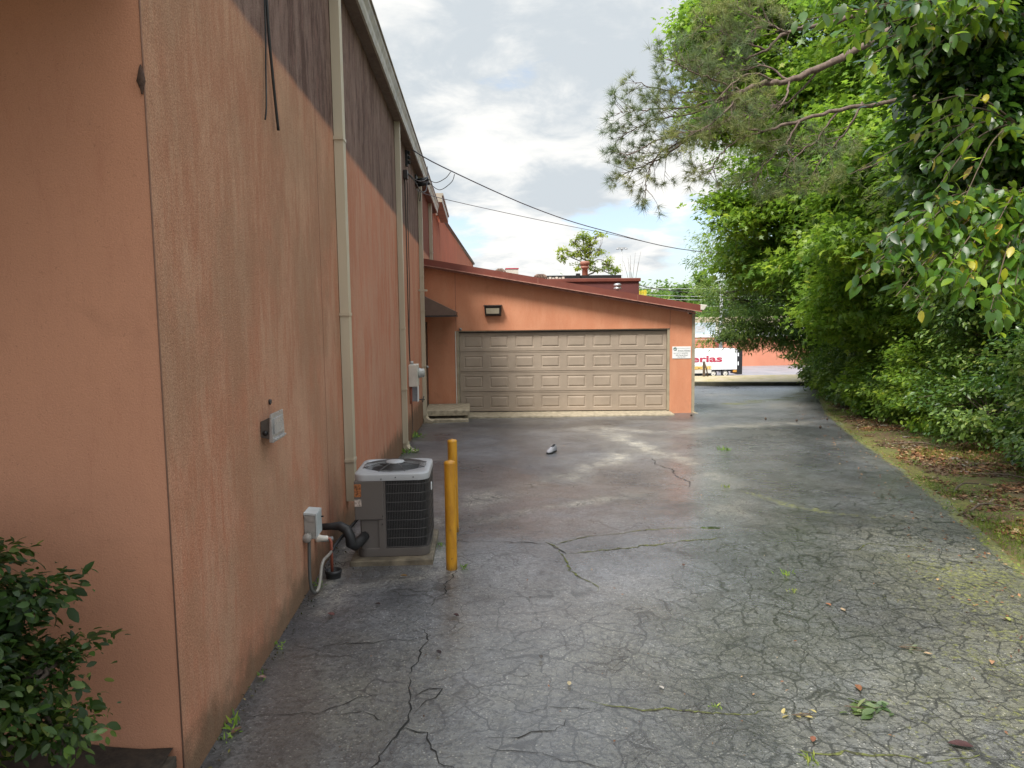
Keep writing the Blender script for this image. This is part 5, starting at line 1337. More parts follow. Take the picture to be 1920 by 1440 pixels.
tree('maple_tree', 'bright green maple with layered drooping foliage above the mid hedge', 'tree', [(10.8, 16.0, -.3), (10.5, 15.7, 3), (10.1, 15.4, 6), (9.8, 15.3, 10)], .19,
     [(9.9, 15.4, 4.6, 2.1, 2.2, 1.2, 150), (10.0, 15.0, 6.7, 2.3, 2.2, 1.4, 160), (9.6, 15.4, 8.9, 2.2, 2.2, 1.5, 140), (9.2, 14.6, 3.4, 1.5, 1.7, .9, 90), (10.9, 14.3, 8.0, 2.2, 2.0, 2.0, 130), (8.7, 15.6, 2.6, 1.2, 1.4, .7, 80), (8.6, 15.2, 6.0, 1.3, 1.3, .9, 90), (8.2, 14.4, 3.7, 1.0, 1.2, .9, 110), (8.3, 14.1, 5.1, 1.1, 1.2, .9, 110), (9.3, 17.2, 2.4, 1.2, 1.2, .9, 90), (8.6, 15.8, 4.6, .9, .9, .8, 80), (8.9, 15.9, 7.4, 1.1, 1.0, 1.0, 90)],
     85, .28, 'star', .125, 'lf_bright', 62, TG, gap=-.45)
tree('vine_draped_tree', 'thick trunk visible low in the hedge under vine draped crown', 'tree', [(9.55, 13.9, -.3), (9.6, 14.0, 1.2), (9.9, 14.1, 3), (10.2, 13.6, 6.5)], .22,
     [(9.6, 12.9, 3.6, 1.5, 1.7, 1.2, 150), (9.9, 12.6, 5.4, 1.7, 1.7, 1.3, 150), (10.3, 12.3, 7.4, 1.9, 1.9, 1.3, 120), (9.2, 12.4, 2.5, 1.1, 1.3, .8, 80)],
     80, .24, 'heart', .085, 'lf_mid', 63, TG, gap=-.5)
tree('hornbeam_tree', 'mid green tree filling the gap right of the vine draped trunk', 'tree', [(10.6, 11.2, -.2), (10.4, 11.0, 3), (10.2, 10.8, 6.5)], .16,
     [(9.8, 10.6, 3.6, 1.6, 1.7, 1.2, 150), (9.9, 10.5, 5.3, 1.8, 1.7, 1.3, 150), (10.2, 10.4, 7.0, 1.9, 1.8, 1.2, 120), (9.5, 10.2, 2.4, 1.1, 1.2, .7, 70), (8.5, 11.2, 4.4, 1.0, 1.1, .9, 110), (8.3, 11.3, 3.3, .8, 1.0, .6, 90), (8.2, 10.4, 5.6, 1.0, 1.0, .8, 90), (8.3, 12.4, 4.4, .9, .9, .8, 90), (7.9, 11.4, 4.7, .7, .8, .6, 60)],
     90, .22, 'rhomb', .085, 'lf_bright', 64, TG, gap=-.5)
tree('willow_oak_tree', 'feathery dark willow oak reaching over the far end of the drive', 'tree', [(13.2, 26.5, -.6), (12.6, 26.3, 3), (12.0, 26, 7), (11.6, 26, 11)], .24,
     [(9.9, 25.6, 1.75, 1.75, 1.6, .95, 150), (11.4, 25.4, 1.6, 1.8, 1.6, 1.1, 120), (9.5, 25.8, 4.6, 1.6, 1.6, .9, 100), (11.0, 25.8, 3.3, 2.2, 1.8, 1.1, 160), (11.2, 25.8, 6.2, 2.6, 2.2, 1.6, 170), (10.2, 26, 8.6, 2.6, 2.2, 1.4, 150), (11.5, 26, 11, 2.6, 2.2, 1.6, 120), (12.5, 24.6, 4.6, 2.2, 2.0, 1.6, 110), (8.9, 25.6, 2.9, .9, .9, .5, 45), (8.9, 25.9, 1.2, .55, .6, .25, 25), (12.6, 25.2, 2.2, 1.6, 1.6, 1.6, 130), (13.2, 25.5, 8.5, 2.4, 2.2, 2.0, 130)],
     105, .26, 'lance', .13, 'lf_oak', 65, TG, gap=-.30, gs=2.6, twigs=40, droop=.8)
tree('beech_tree', 'tall leafy tree at the top edge between pine and dark foliage', 'tree', [(13.5, 17.5, 0), (13, 17, 5), (12.6, 16.6, 12)], .25,
     [(12.6, 16.6, 5.5, 2.4, 2.4, 2.2, 150), (12.4, 16.8, 9.2, 2.6, 2.6, 2.2, 160), (11.2, 17.6, 12.0, 2.6, 2.4, 1.6, 110), (11.6, 17.4, 7.4, 1.6, 1.6, 1.6, 120)],
     75, .36, 'rhomb', .14, 'lf_mid', 66, TG, gap=-.45)
tree('backdrop_tree', 'shaded dense tree deep behind the hedge at the right', 'tree', [(13.5, 11, 0), (13, 11, 4), (13, 10.6, 9)], .25,
     [(12.8, 10.5, 3.0, 1.9, 2.4, 2.4, 170), (12.8, 10.5, 6.8, 2.2, 2.6, 2.2, 170), (11.5, 7.4, 2.6, 1.7, 2.0, 2.2, 150), (11.6, 7.4, 6.0, 1.9, 2.2, 2.0, 130)],
     45, .38, 'rhomb', .14, 'lf_mid', 67, TG, gap=-1)
tree('backdrop_tree', 'shaded dense tree deep behind the hedge near the far kerb', 'tree', [(16, 22, 0), (15.6, 22, 4), (15.4, 22, 9)], .25,
     [(15.2, 22, 2.6, 2.4, 3.0, 2.6, 170), (15.2, 22, 7.2, 2.6, 3.0, 2.6, 170), (13.2, 16.4, 2.8, 1.8, 2.6, 2.4, 150)],
     40, .42, 'rhomb', .16, 'lf_mid', 68, TG, gap=-1)
tree('dark_holly_tree', 'dark glossy leaved tree looming at the upper right corner', 'tree', [(6.9, 6.2, -.1), (6.6, 6.1, 2), (6.2, 6.0, 4), (5.9, 5.8, 6)], .15,
     [(4.55, 6.2, 4.25, .75, .7, .85, 190), (4.65, 6.2, 3.35, .68, .65, .6, 150), (4.1, 6.0, 4.55, .5, .5, .4, 80), (4.15, 6.0, 3.6, .38, .5, .42, 70), (5.4, 6.4, 4.0, .9, 1.0, 1.4, 190), (5.3, 6.6, 5.4, 1.2, 1.2, .8, 90), (3.85, 5.9, 5.0, .8, .7, .35, 70)],
     46, .13, 'oval', .085, 'lf_dark', 69, None, gap=-.8, gs=3.0)
# near overhanging vine with large leaves
g = np.random.default_rng(71)
vine = thing('overhanging_vine', 'large leaved green vine branch with yellowing leaves hanging in at right', 'vine', (5.2, 5.6, 2.6))
tips = [(2.63, 4.8, 2.35), (2.73, 4.9, 2.53), (2.89, 4.8, 2.22), (3.05, 4.8, 2.10), (3.18, 5.0, 2.71), (3.35, 4.8, 2.22), (3.59, 4.8, 2.0), (3.73, 4.8, 2.19), (2.96, 4.9, 2.42), (3.26, 5.0, 2.46),
        (3.53, 5.0, 2.53), (3.71, 5.0, 2.67), (3.03, 5.1, 2.67), (3.45, 5.0, 2.36), (3.9, 4.9, 2.1), (3.85, 5.0, 2.45), (3.2, 4.8, 2.32), (2.8, 4.9, 2.4), (3.1, 4.9, 2.2), (3.95, 5.0, 2.7), (4.1, 5.0, 2.3), (3.62, 5.1, 2.2),
        (3.4, 5.1, 2.62), (3.0, 4.9, 2.55), (3.5, 4.7, 2.12), (3.8, 4.7, 2.05)]
sprays = [((t_[0] * .35 + 4.75 * .65, 5.5, t_[2] * .45 + 3.1 * .55 + .12), t_, 27) for t_ in tips]
sprays += [((4.2, 5.6, 4.35), t_, 22) for t_ in ((2.17, 4.8, 4.04), (2.39, 4.8, 3.9), (2.61, 4.8, 3.8), (2.83, 4.9, 3.97), (3.06, 5, 3.80), (3.34, 5, 3.98), (2.53, 4.8, 4.11), (2.95, 4.8, 4.15), (3.2, 4.9, 4.2), (2.75, 5, 4.2), (3.5, 5, 4.2))]
sprays += [((4.3, 5.6, 3.6), t_, 10) for t_ in ((3.3, 5.2, 3.45), (3.35, 5.2, 3.2), (3.25, 5.1, 3.6), (2.75, 5.2, 3.12), (3.4, 5.2, 3.0), (3.55, 5.1, 2.9))]
mb = MB(); Pl, Ol, Sl = [], [], []
for (s_, e_, n) in sprays:
    s_ = np.array(s_); e_ = np.array(e_); m_ = (s_ + e_) / 2 + np.array([0, 0, .13])
    pts = [np.array(q) for q in smooth_path([tuple(s_), tuple(m_), tuple(e_)], 12)]
    mb.tube([tuple(q) for q in pts], [.008 - .0055 * k / len(pts) for k in range(len(pts))], 5, False)
    for k in range(int(n * 2.4)):
        f = g.random() ** .75
        q = pts[int(f * (len(pts) - 1))] + g.normal(size=3) * .035
        side = nrm(g.normal(size=3) * np.array([1, 1, .4]))
        Pl.append(q + side * .03); Ol.append(side)
        Sl.append(g.uniform(.075, .12))
        mb.tube([tuple(q), tuple(q + side * .03)], .0015, 3, False)
mb.build('stem', M['twig'], vine)
Pl, Ol, Sl = np.array(Pl), np.array(Ol), np.array(Sl)
n_ = Ol * .6 + np.array([-.25, -.3, .6]) + g.normal(size=Pl.shape) * .6
t_ = Ol * .45 + g.normal(size=Pl.shape) * .2 - np.array([.15, 0, .95])
kk = g.random(len(Pl)) < .87
scatter(Pl[kk], Sl[kk], 'oval', n_[kk], t_[kk], 'leaves', M['lf_vine'], vine)
scatter(Pl[~kk], Sl[~kk] * .95, 'heart', n_[~kk], t_[~kk], 'leaves', M['lf_vine'], vine)

# pine: trunk inside the trees, long limb reaching left with needle tufts
g = np.random.default_rng(81)
pine = thing('pine_tree', 'long needled pine whose bare limb reaches left across the sky', 'tree', (9.9, 12.5, 0), None)
mb = MB()
mb.tube(smooth_path([(9.9, 12.5, -.3), (9.8, 12.4, 4), (9.6, 12.2, 8), (9.5, 12, 13)]), [.26 - .012 * k for k in range(19)], 10)
tuft_p, tuft_d = [], []
mains = [
    ([(9.6, 12.2, 8.0), (7.4, 11.4, 7.0), (5.85, 11, 6.12), (5.3, 11, 5.86), (4.83, 11, 5.67), (4.45, 11, 5.62), (4.09, 11, 5.51)], [.09, .07, .055, .050, .045, .040, .034]),
    ([(9.6, 12.2, 8.6), (7.6, 11.8, 7.4), (6.1, 11.5, 6.83), (5.38, 11.5, 6.66), (4.95, 11.5, 6.55), (4.69, 11.5, 6.29)], [.06, .05, .04, .032, .025, .02]),
    ([(9.5, 12.2, 6.4), (7.2, 11.5, 5.6), (5.64, 11, 5.24), (5.01, 11, 5.08), (4.43, 11, 4.92), (3.89, 11, 5.06)], [.05, .042, .030, .026, .02, .014]),
    ([(4.09, 11, 5.51), (3.95, 11, 5.3), (3.89, 11, 5.08), (3.29, 11, 4.84)], [.034, .03, .026, .02]),
]
for pts, rs in mains:
    sp_ = smooth_path(pts, 6); rs_ = np.interp(np.linspace(0, 1, len(sp_)), np.linspace(0, 1, len(rs)), rs)
    mb.tube([q + Vector(tuple(g.normal(size=3) * .012)) for q in sp_], [r_ * g.uniform(.88, 1.15) for r_ in rs_], 9)
subs = [[(4.09, 11, 5.51), (3.67, 11, 5.67), (3.23, 10.9, 5.79), (2.98, 10.8, 5.9)], [(4.09, 11, 5.51), (3.63, 11.1, 5.51), (2.99, 11.2, 5.58), (2.39, 11.2, 5.73)],
        [(4.09, 11, 5.51), (3.35, 11, 5.28), (2.69, 11, 5.24), (2.14, 11, 5.18)], [(4.09, 11, 5.51), (3.32, 11, 5.18), (2.8, 11.1, 5.11), (2.16, 11.2, 4.84)],
        [(3.89, 11, 5.08), (3.29, 11, 4.84), (2.83, 10.9, 4.77), (2.22, 10.9, 4.47)], [(3.89, 11, 5.08), (3.29, 11, 4.84), (2.76, 11, 4.5), (2.59, 11, 3.92)],
        [(3.29, 11, 4.84), (3.0, 11.2, 4.61), (2.68, 11.3, 4.47), (2.35, 11.3, 4.35)], [(4.58, 11, 5.68), (4.09, 10.8, 5.69), (3.58, 10.7, 5.27), (3.31, 10.6, 4.9)],
        [(4.69, 11.5, 6.29), (4.35, 11.5, 6.41), (3.92, 11.5, 6.57), (3.54, 11.4, 6.69)], [(4.69, 11.5, 6.29), (4.23, 11.4, 6.13), (3.8, 11.4, 6.17), (3.46, 11.4, 5.92)],
        [(4.95, 11.5, 6.58), (4.64, 11.6, 6.78), (4.29, 11.6, 6.94), (4.15, 11.7, 7.3)], [(4.43, 11, 4.92), (4.06, 10.9, 4.78), (3.7, 10.8, 4.52), (3.54, 10.8, 4.21)],
        [(5.01, 11, 5.08), (4.73, 10.9, 4.7), (4.36, 10.8, 4.36), (4.2, 10.8, 4.05)], [(4.83, 11, 5.67), (4.62, 10.7, 5.27), (4.34, 10.6, 5.17), (3.99, 10.5, 5.02)],
        [(4.09, 11, 5.51), (3.78, 10.6, 5.17), (3.36, 10.5, 4.83), (2.96, 10.5, 4.76)], [(5.3, 11.4, 6.66), (4.9, 11.3, 6.5), (4.5, 11.2, 6.55), (4.1, 11.2, 6.3)],
        [(4.83, 11, 5.67), (4.5, 11.2, 5.95), (4.1, 11.3, 5.9), (3.8, 11.3, 5.95)], [(5.3, 11, 5.86), (4.9, 11.2, 5.4), (4.6, 11.3, 5.35), (4.2, 11.4, 5.2)],
        [(5.6, 11, 5.24), (5.3, 11, 4.8), (4.9, 11, 4.5), (4.7, 11, 4.1)], [(6.1, 11.2, 5.4), (5.8, 11.2, 4.9), (5.4, 11.1, 4.5), (5.2, 11.1, 4.1)]]
def twig(p0, d0, L, r, lvl):
    d = Vector(d0).normalized(); p_ = Vector(p0); n = max(4, int(L / .06)); pts = [p_.copy()]
    for k in range(n):
        d = (d + Vector(tuple(g.normal(size=3) * .12)) + Vector((0, 0, .035))).normalized()
        p_ = p_ + d * (L / n); pts.append(p_.copy())
        if lvl == 0 and k > 1 and g.random() < .40:
            sd = Vector(tuple(g.normal(size=3))); sd = (sd - d * sd.dot(d)).normalized()
            twig(p_, d * .9 + sd * .7, L * g.uniform(.3, .55), r * .7, 1)
        if k > n * .72 or k == n - 1:
            tuft_p.append(tuple(p_)); tuft_d.append(tuple((d + Vector((0, 0, .3))).normalized()))
    mb.tube(pts, [max(.002, r * (1 - .7 * k / n)) for k in range(n + 1)], 4, False)
for sb in subs:
    sb = list(sb[:-1]) + [tuple(np.array(sb[-2]) * .15 + np.array(sb[-1]) * .85)]
    sp_ = smooth_path(sb, 7); n_s = len(sp_)
    mb.tube([q + Vector(tuple(g.normal(size=3) * .01)) for q in sp_], [.019 - .014 * k / n_s for k in range(n_s)], 5, False)
    for k in range(5, n_s):
        d = (sp_[min(k + 1, n_s - 1)] - sp_[k - 1]).normalized()
        for _ in range(1 if g.random() < .8 else 2):
            sd = Vector(tuple(g.normal(size=3))); sd = (sd - d * sd.dot(d)).normalized()
            twig(sp_[k], d * .85 + sd * .8 + Vector((0, 0, .12)), g.uniform(.22, .55) * (1.15 - .5 * k / n_s), .006, 0)
    twig(sp_[-1], (sp_[-1] - sp_[-3]), .12, .005, 0)
mb.build('trunk', M['bark_pine'], pine)
tuft_p = np.array(tuft_p); tuft_d = np.array(tuft_d)
PN = 36
P_ = np.repeat(tuft_p, PN, 0) + g.normal(size=(len(tuft_p) * PN, 3)) * .012
D_ = np.repeat(tuft_d, PN, 0) * 1.0 + nrm(g.normal(size=P_.shape)) * .95
scatter(P_, g.uniform(.10, .175, len(P_)), 'needle', g.normal(size=P_.shape), D_, 'needles', M['needle'], pine)
# general pine foliage hanging deeper in the trees
gp_lobes = [(7.0, 12.9, 4.7, 1.3, .8, .7, 30), (7.6, 12.5, 3.6, 1.0, .9, .6, 22)]
Cq, Oq = crown_points(gp_lobes, g, -.2, 2.4, 3.0)
Cq = np.repeat(Cq, 5, 0) + g.normal(size=(len(Cq) * 5, 3)) * .16; Oq = np.repeat(Oq, 5, 0)
P_ = np.repeat(Cq, 22, 0); D_ = np.repeat(Oq, 22, 0) * .5 + np.array([-.2, 0, .3]) + nrm(g.normal(size=P_.shape)) * .95
scatter(P_, g.uniform(.12, .19, len(P_)), 'needle', g.normal(size=P_.shape), D_, 'needles', M['needle'], pine)
mb = MB()
for lb in gp_lobes:
    c = np.array(lb[:3])
    mb.tube([(9.6, 12.3, lb[2] + .6), tuple((c + np.array([9.6, 12.3, lb[2] + 1])) / 2), tuple(c)], [.05, .035, .02], 6)
mb.build('inner_limb', M['bark_pine'], pine)

# left shrub
g = np.random.default_rng(91)
tree('corner_shrub', 'dark rounded evergreen shrub in front of the end wall at lower left', 'shrub', [(-1.85, 2.5, .2), (-1.85, 2.45, .6), (-1.8, 2.45, 1.0)], .012,
     [(-2.02, 2.40, 1.16, .42, .36, .28, 250), (-1.98, 2.38, 0.90, .40, .36, .28, 250), (-2.10, 2.3, 0.68, .34, .34, .18, 70), (-1.54, 2.52, 0.88, .13, .12, .07, 10), (-1.54, 2.5, 0.66, .11, .1, .06, 8), (-1.60, 2.5, 1.14, .08, .1, .05, 6), (-1.95, 2.2, 0.49, .2, .2, .08, 16), (-2.50, 2.4, 0.94, .4, .4, .5, 90)],
     60, .055, 'oval', .036, 'lf_shrub', 91, None, gap=-1.2, twigs=40)
# small tree behind garage
tree('young_tree', 'slender yellow green young tree above the dark red parapet', 'tree', [(6.5, 42, -1), (6.5, 42, 2.5), (6.5, 42, 4.2), (6.6, 42, 5.6)], .09,
     [(5.25, 42, 6.1, .30, .3, .28, 12), (5.7, 42, 6.6, .30, .3, .35, 14), (5.8, 42, 5.9, .35, .3, .28, 12), (6.25, 42, 6.8, .28, .3, .4, 14), (6.3, 42, 6.1, .35, .3, .35, 14), (6.75, 42, 6.5, .3, .3, .4, 13), (7.15, 42, 6.9, .28, .3, .5, 16), (7.3, 42, 6.1, .3, .3, .35, 12), (6.6, 42, 5.4, .4, .3, .35, 14), (6.0, 42, 5.2, .35, .3, .25, 10), (7.8, 42, 5.3, .3, .3, .35, 13), (8.15, 42, 4.95, .25, .3, .25, 9), (7.1, 42, 4.9, .35, .3, .3, 10), (5.0, 42, 5.6, .2, .2, .2, 6)],
     26, .12, 'rhomb', .14, 'lf_young', 95, None, gap=-.5, gs=4, twigs=24)
mb = MB()
for k in range(7):
    x0_ = 19.2 + g.random() * .3; a_ = g.uniform(-.6, .6)
    mb.tube([(19.3, 88, 3), (19.3 + a_, 88, 7), (19.3 + a_ * 2.4 + g.normal() * .3, 88, 8.2 + g.random() * 2.2)], [.035, .025, .01], 4, False)
mb.tube([(19.3, 88, -5.9), (19.3, 88, 3.2)], .12, 6)
tag(mb.build('bare_tree', M['twig']), 'leafless grey tree next to the tall light pole', 'tree')

# far woodland on the hill
g = np.random.default_rng(97)
n = 900
hx_ = g.uniform(20, 150, n); hy_ = g.uniform(150, 300, n)
hz_ = terrain(hx_, hy_)
hc = g.uniform(3.5, 6.5, n)
C = np.stack([hx_, hy_, hz_ + hc * .9], -1)
C = np.repeat(C, 8, 0) + g.normal(size=(n * 8, 3)) * np.repeat(hc, 8)[:, None] * np.array([.45, .45, .35])
leafy('woodland', C, nrm(g.normal(size=C.shape) + np.array([0, 0, .4])), 9, .9, 'card', .95, M['lf_far'], None, g, flat=.8)
tag(bpy.data.objects['woodland'], 'distant mixed wood covering the hill', 'woodland', kind='stuff')
FT = 'single trees on the far wooded skyline'
for k, (x_, y_, h_, lb, mm) in enumerate(((46, 175, 9.5, 'yellow green rounded tree left of the far hill', 'lf_young'), (60, 190, 15.5, 'grey green ragged tree highest on the far skyline', 'lf_oak'),
                                      (53, 185, 12.5, 'small rounded tree on the far ridge between two taller ones', 'lf_far'), (70, 190, 16.5, 'large full tree on the far ridge next to the oak branch', 'lf_far'))):
    z0 = float(terrain(x_, y_))
    tree('skyline_tree', lb, 'tree', [(x_, y_, z0), (x_, y_, z0 + h_ * .5), (x_, y_, z0 + h_ * .85)], .3, [(x_, y_, z0 + h_ * .62, h_ * .24, h_ * .24, h_ * .32, 60), (x_ + 1, y_, z0 + h_ * .85, h_ * .14, h_ * .14, h_ * .15, 26)],
         14, .6, 'card', .7, mm, 110 + k, FT, gap=-.5, gs=.8, twigs=10)

# verge: litter, grass, twigs
g = np.random.default_rng(101)
def verge_pts(n, d0, d1, y0=3.2, y1=27):
    y_ = y0 + (y1 - y0) * g.random(n) ** 1.6
    d_ = d0 + (d1 - d0) * g.random(n)
    x_ = edge_x(y_) + d_
    return x_, y_, d_
x_, y_, d_ = verge_pts(64000, .02, 3.6)
w_ = fbm(x_ * 1.3, y_ * 1.3)
k = ((w_ > .39) & (d_ > -.15 + .8 * fbm(x_ * 2.3, y_ * 2.3))) | (d_ > 1.5)
x_, y_ = x_[k], y_[k]
P = np.stack([x_, y_, terrain(x_, y_) + .006 + .012 * g.random(len(x_))], -1)
scatter(P, g.uniform(.03, .09, len(P)), 'rhomb', np.array([0, 0, 1.]) + g.normal(size=P.shape) * .28, g.normal(size=P.shape), 'leaf_litter', M['litter'], None)
tag(bpy.data.objects['leaf_litter'], 'brown leaf litter spread under the hedge', 'leaf litter', kind='stuff')
x_, y_, d_ = verge_pts(60000, .05, 3.2, 3.2, 22)
w_ = fbm(x_ * 1.1 + 20, y_ * 1.1)
k = (w_ > .47)
x_, y_ = x_[k], y_[k]
P = np.stack([x_, y_, terrain(x_, y_)], -1)
scatter(P, g.uniform(.03, .09, len(P)), 'blade', g.normal(size=P.shape) * np.array([1, 1, .2]), np.array([0, 0, 1.]) + g.normal(size=P.shape) * .5, 'grass', M['grass'], None)
tag(bpy.data.objects['grass'], 'short patchy grass on the verge', 'grass', kind='stuff')
x_, y_, d_ = verge_pts(30000, -.12, 3.4, 3.4, 26)
w_ = fbm(x_ * 1.9 + 7, y_ * 1.9); k = ((w_ > .52) & (d_ > .3)) | ((d_ < .35) & (fbm(x_ * 4, y_ * 4 + 3) > .5)) | (d_ > 2.6)
x_, y_ = x_[k], y_[k]
P = np.stack([x_, y_, np.maximum(terrain(x_, y_), gz(y_) - .005) + .01 + .05 * g.random(len(x_)) ** 2], -1)
scatter(P, g.uniform(.012, .04, len(P)), 'oval', np.array([0, 0, 1.]) + g.normal(size=P.shape) * .4, g.normal(size=P.shape), 'ground_cover', M['grass'], None)
tag(bpy.data.objects['ground_cover'], 'small leaved moss and weeds creeping over the verge', 'ground cover', kind='stuff')
n = 900
y_ = 3.0 + 20 * g.random(n) ** 1.4; x_ = edge_x(y_) - .9 * g.random(n) ** 2.2
P = np.stack([x_, y_, gz(y_) + .010 + .004 * g.random(n)], -1)
scatter(P, g.uniform(.015, .05, n), 'rhomb', np.array([0, 0, 1.]) + g.normal(size=P.shape) * .3, g.normal(size=P.shape), 'edge_litter', M['litter'], None)
tag(bpy.data.objects['edge_litter'], 'dead leaves drifting over the asphalt edge', 'leaf litter', kind='stuff')
# scattered tiny debris on the asphalt
n = 420
y_ = 2.4 + 14 * g.random(n) ** 1.5; x_ = -1.2 + (edge_x(y_) + 1.2) * g.random(n) ** .8
P = np.stack([x_, y_, gz(y_) + .012 + .004 * g.random(n)], -1)
scatter(P, g.uniform(.008, .025, n), 'rhomb', np.array([0, 0, 1.]) + g.normal(size=P.shape) * .35, g.normal(size=P.shape), 'leaf_crumbs', M['litter'], None)
tag(bpy.data.objects['leaf_crumbs'], 'tiny leaf crumbs scattered on the asphalt', 'debris', kind='stuff')
n = 520
y_ = 2.6 + 14 * g.random(n) ** 1.5; x_ = -1.305 + .10 * g.random(n) ** 2
P = np.stack([x_, y_, gz(y_) + .010 + .012 * g.random(n)], -1)
scatter(P, g.uniform(.010, .03, n), 'rhomb', np.array([0, 0, 1.]) + g.normal(size=P.shape) * .6, g.normal(size=P.shape), 'wall_foot_debris', leaf_mat('dark_debris', [(0, (.012, .010, .008)), (.7, (.045, .032, .02)), (.93, (.10, .10, .03)), (1, (.20, .14, .09))], .05, .8), None)
tag(bpy.data.objects['wall_foot_debris'], 'dark crumbs and dirt gathered along the wall foot', 'debris', kind='stuff')
# grass in front of kerb strip beyond + low plants at wall foot
def tuft(x_, y_, n, s_, label, name='weed', mat='lf_mid', tpl='lance'):
    z0 = float(gz(y_)) + .005
    P = np.array([[x_, y_, z0]]) + g.normal(size=(n, 3)) * np.array([s_ * .5, s_ * .5, .0])
    P[:, 0] = np.maximum(P[:, 0], -1.315)
    o = scatter(P, g.uniform(.6, 1.1, n) * s_, tpl, g.normal(size=(n, 3)) * .5 + np.array([.5, -.6, .6]), np.array([.25, 0, 1.]) + g.normal(size=(n, 3)) * .55, name, M[mat], None)
    # keep origin at the foot
    return tag(o, label, 'weed', 'weeds growing at the wall foot and in cracks')
tuft(-1.29, 3.5, 16, .07, 'upright weed nearest the camera at the wall foot', mat='lf_bright')
tuft(-1.27, 3.42, 10, .05, 'low ragged weed beside the nearest upright weed')
tuft(-1.29, 4.02, 12, .04, 'tiny weed at the wall foot beside a dead leaf')
tuft(-1.29, 4.4, 12, .04, 'tiny weed where a long crack meets the wall')
tuft(-1.27, 5.45, 16, .05, 'thin weed behind the grey conduit bend')
tuft(-1.22, 12.1, 30, .14, 'weed at the foot of the second downspout')
tuft(-1.27, 14.2, 30, .14, 'weed at the wall foot below the electric meter')
tuft(-0.15, 5.72, 20, .04, 'flat weed at the base of the nearer bollard', mat='lf_bright')
tuft(-0.36, 6.3, 18, .05, 'weed beside the concrete equipment pad')
tuft(4.1, 11.5, 24, .10, 'sprig of weed out on the open asphalt')
tuft(2.42, 5.35, 18, .05, 'small bright weed in the cracked right half of the drive', mat='lf_bright')
tuft(1.5, 3.02, 26, .04, 'dry pale weed near the bottom edge', mat='grass')
tuft(3.05, 8.5, 14, .06, 'pale dry weed stem on the right of the drive', mat='grass')
tuft(1.22, 3.5, 14, .03, 'moss green tuft left of the yellow leaf cluster', mat='lf_bright')
tuft(2.3, 5.0, 18, .035, 'low weed beside a brown leaf in the cracked asphalt', mat='grass')

# individual fallen leaves
LG = 'dead leaves lying singly on the asphalt'
fallen = [(-1.05, 4.83, .075, 'pinkish brown leaf nearest the wall on the left half'), (-.18, 4.75, .055, 'dark curled leaf in the middle of the near asphalt'), (-.27, 4.21, .06, 'blackish curled leaf below the long crack'),
          (-.62, 5.55, .06, 'yellow brown leaf in front of the concrete pad'), (2.25, 3.25 - .17, .11, 'large dark red leaf at the bottom right'), (2.44, 4.73, .05, 'orange leaf on the right cracked asphalt'), (2.50, 4.64, .055, 'pale tan leaf just right of the orange one'),
          (1.66, 5.6, .05, 'brown leaf by the small weed tuft'), (.48, 3.78, .05, 'cream leaf in the centre foreground'), (2.67, 3.97, .05, 'small tan leaf halfway up the right foreground'), (2.97, 3.84, .055, 'peach coloured leaf near the right edge'),
          (1.58, 3.17, .055, 'reddish leaf below the leaf cluster'), (2.05, 3.62, .07, 'brown and orange crumpled leaf right of the leafy sprig'), (3.5, 4.4, .06, 'yellow green leaf by the mossy right edge'), (-1.27, 3.98, .06, 'cream and red leaf against the wall foot'),
          (-1.24, 3.45, .07, 'brown leaf lying in the nearest weed'), (-.75, 5.0, .045, 'dark leaf beside the damp stain'), (.35, 4.1, .05, 'slim grey twiggy leaf standing in a crack'), (.98, 3.7, .04, 'pale chip like leaf right of centre foreground')]
fl_cols = [(.22, .09, .08), (.06, .02, .02), (.035, .02, .02), (.35, .20, .06), (.07, .02, .018), (.42, .17, .07), (.5, .36, .22), (.14, .06, .03), (.5, .42, .25), (.45, .32, .18), (.55, .30, .16), (.28, .10, .05), (.28, .11, .04), (.42, .45, .12), (.42, .25, .2), (.2, .09, .05), (.06, .03, .025), (.1, .09, .08), (.45, .42, .38)]
for (fx, fy, s_, lb), fc in zip(fallen, fl_cols):
    a_ = g.uniform(0, 6.28); zc = float(gz(fy)) + .012
    V0 = TPL['oval'][0].copy(); V0[:, 2] = np.abs(V0[:, 1]) * g.uniform(.2, 1.0) + (V0[:, 0] - .5) ** 2 * g.uniform(.1, .5)
    V0[:, 0] -= .5; V0 *= s_
    ca, sa = math.cos(a_), math.sin(a_)
    mb = MB(); mb.add([(v[0] * ca - v[1] * sa + fx, v[0] * sa + v[1] * ca + fy, v[2] + zc) for v in V0], TPL['oval'][1], True)
    tag(mb.build('fallen_leaf', simple('dead_leaf', tuple(q_ * .62 for q_ in fc), .7, var=.4, scale=60), loc=(fx, fy, zc)), lb, 'leaf', LG)
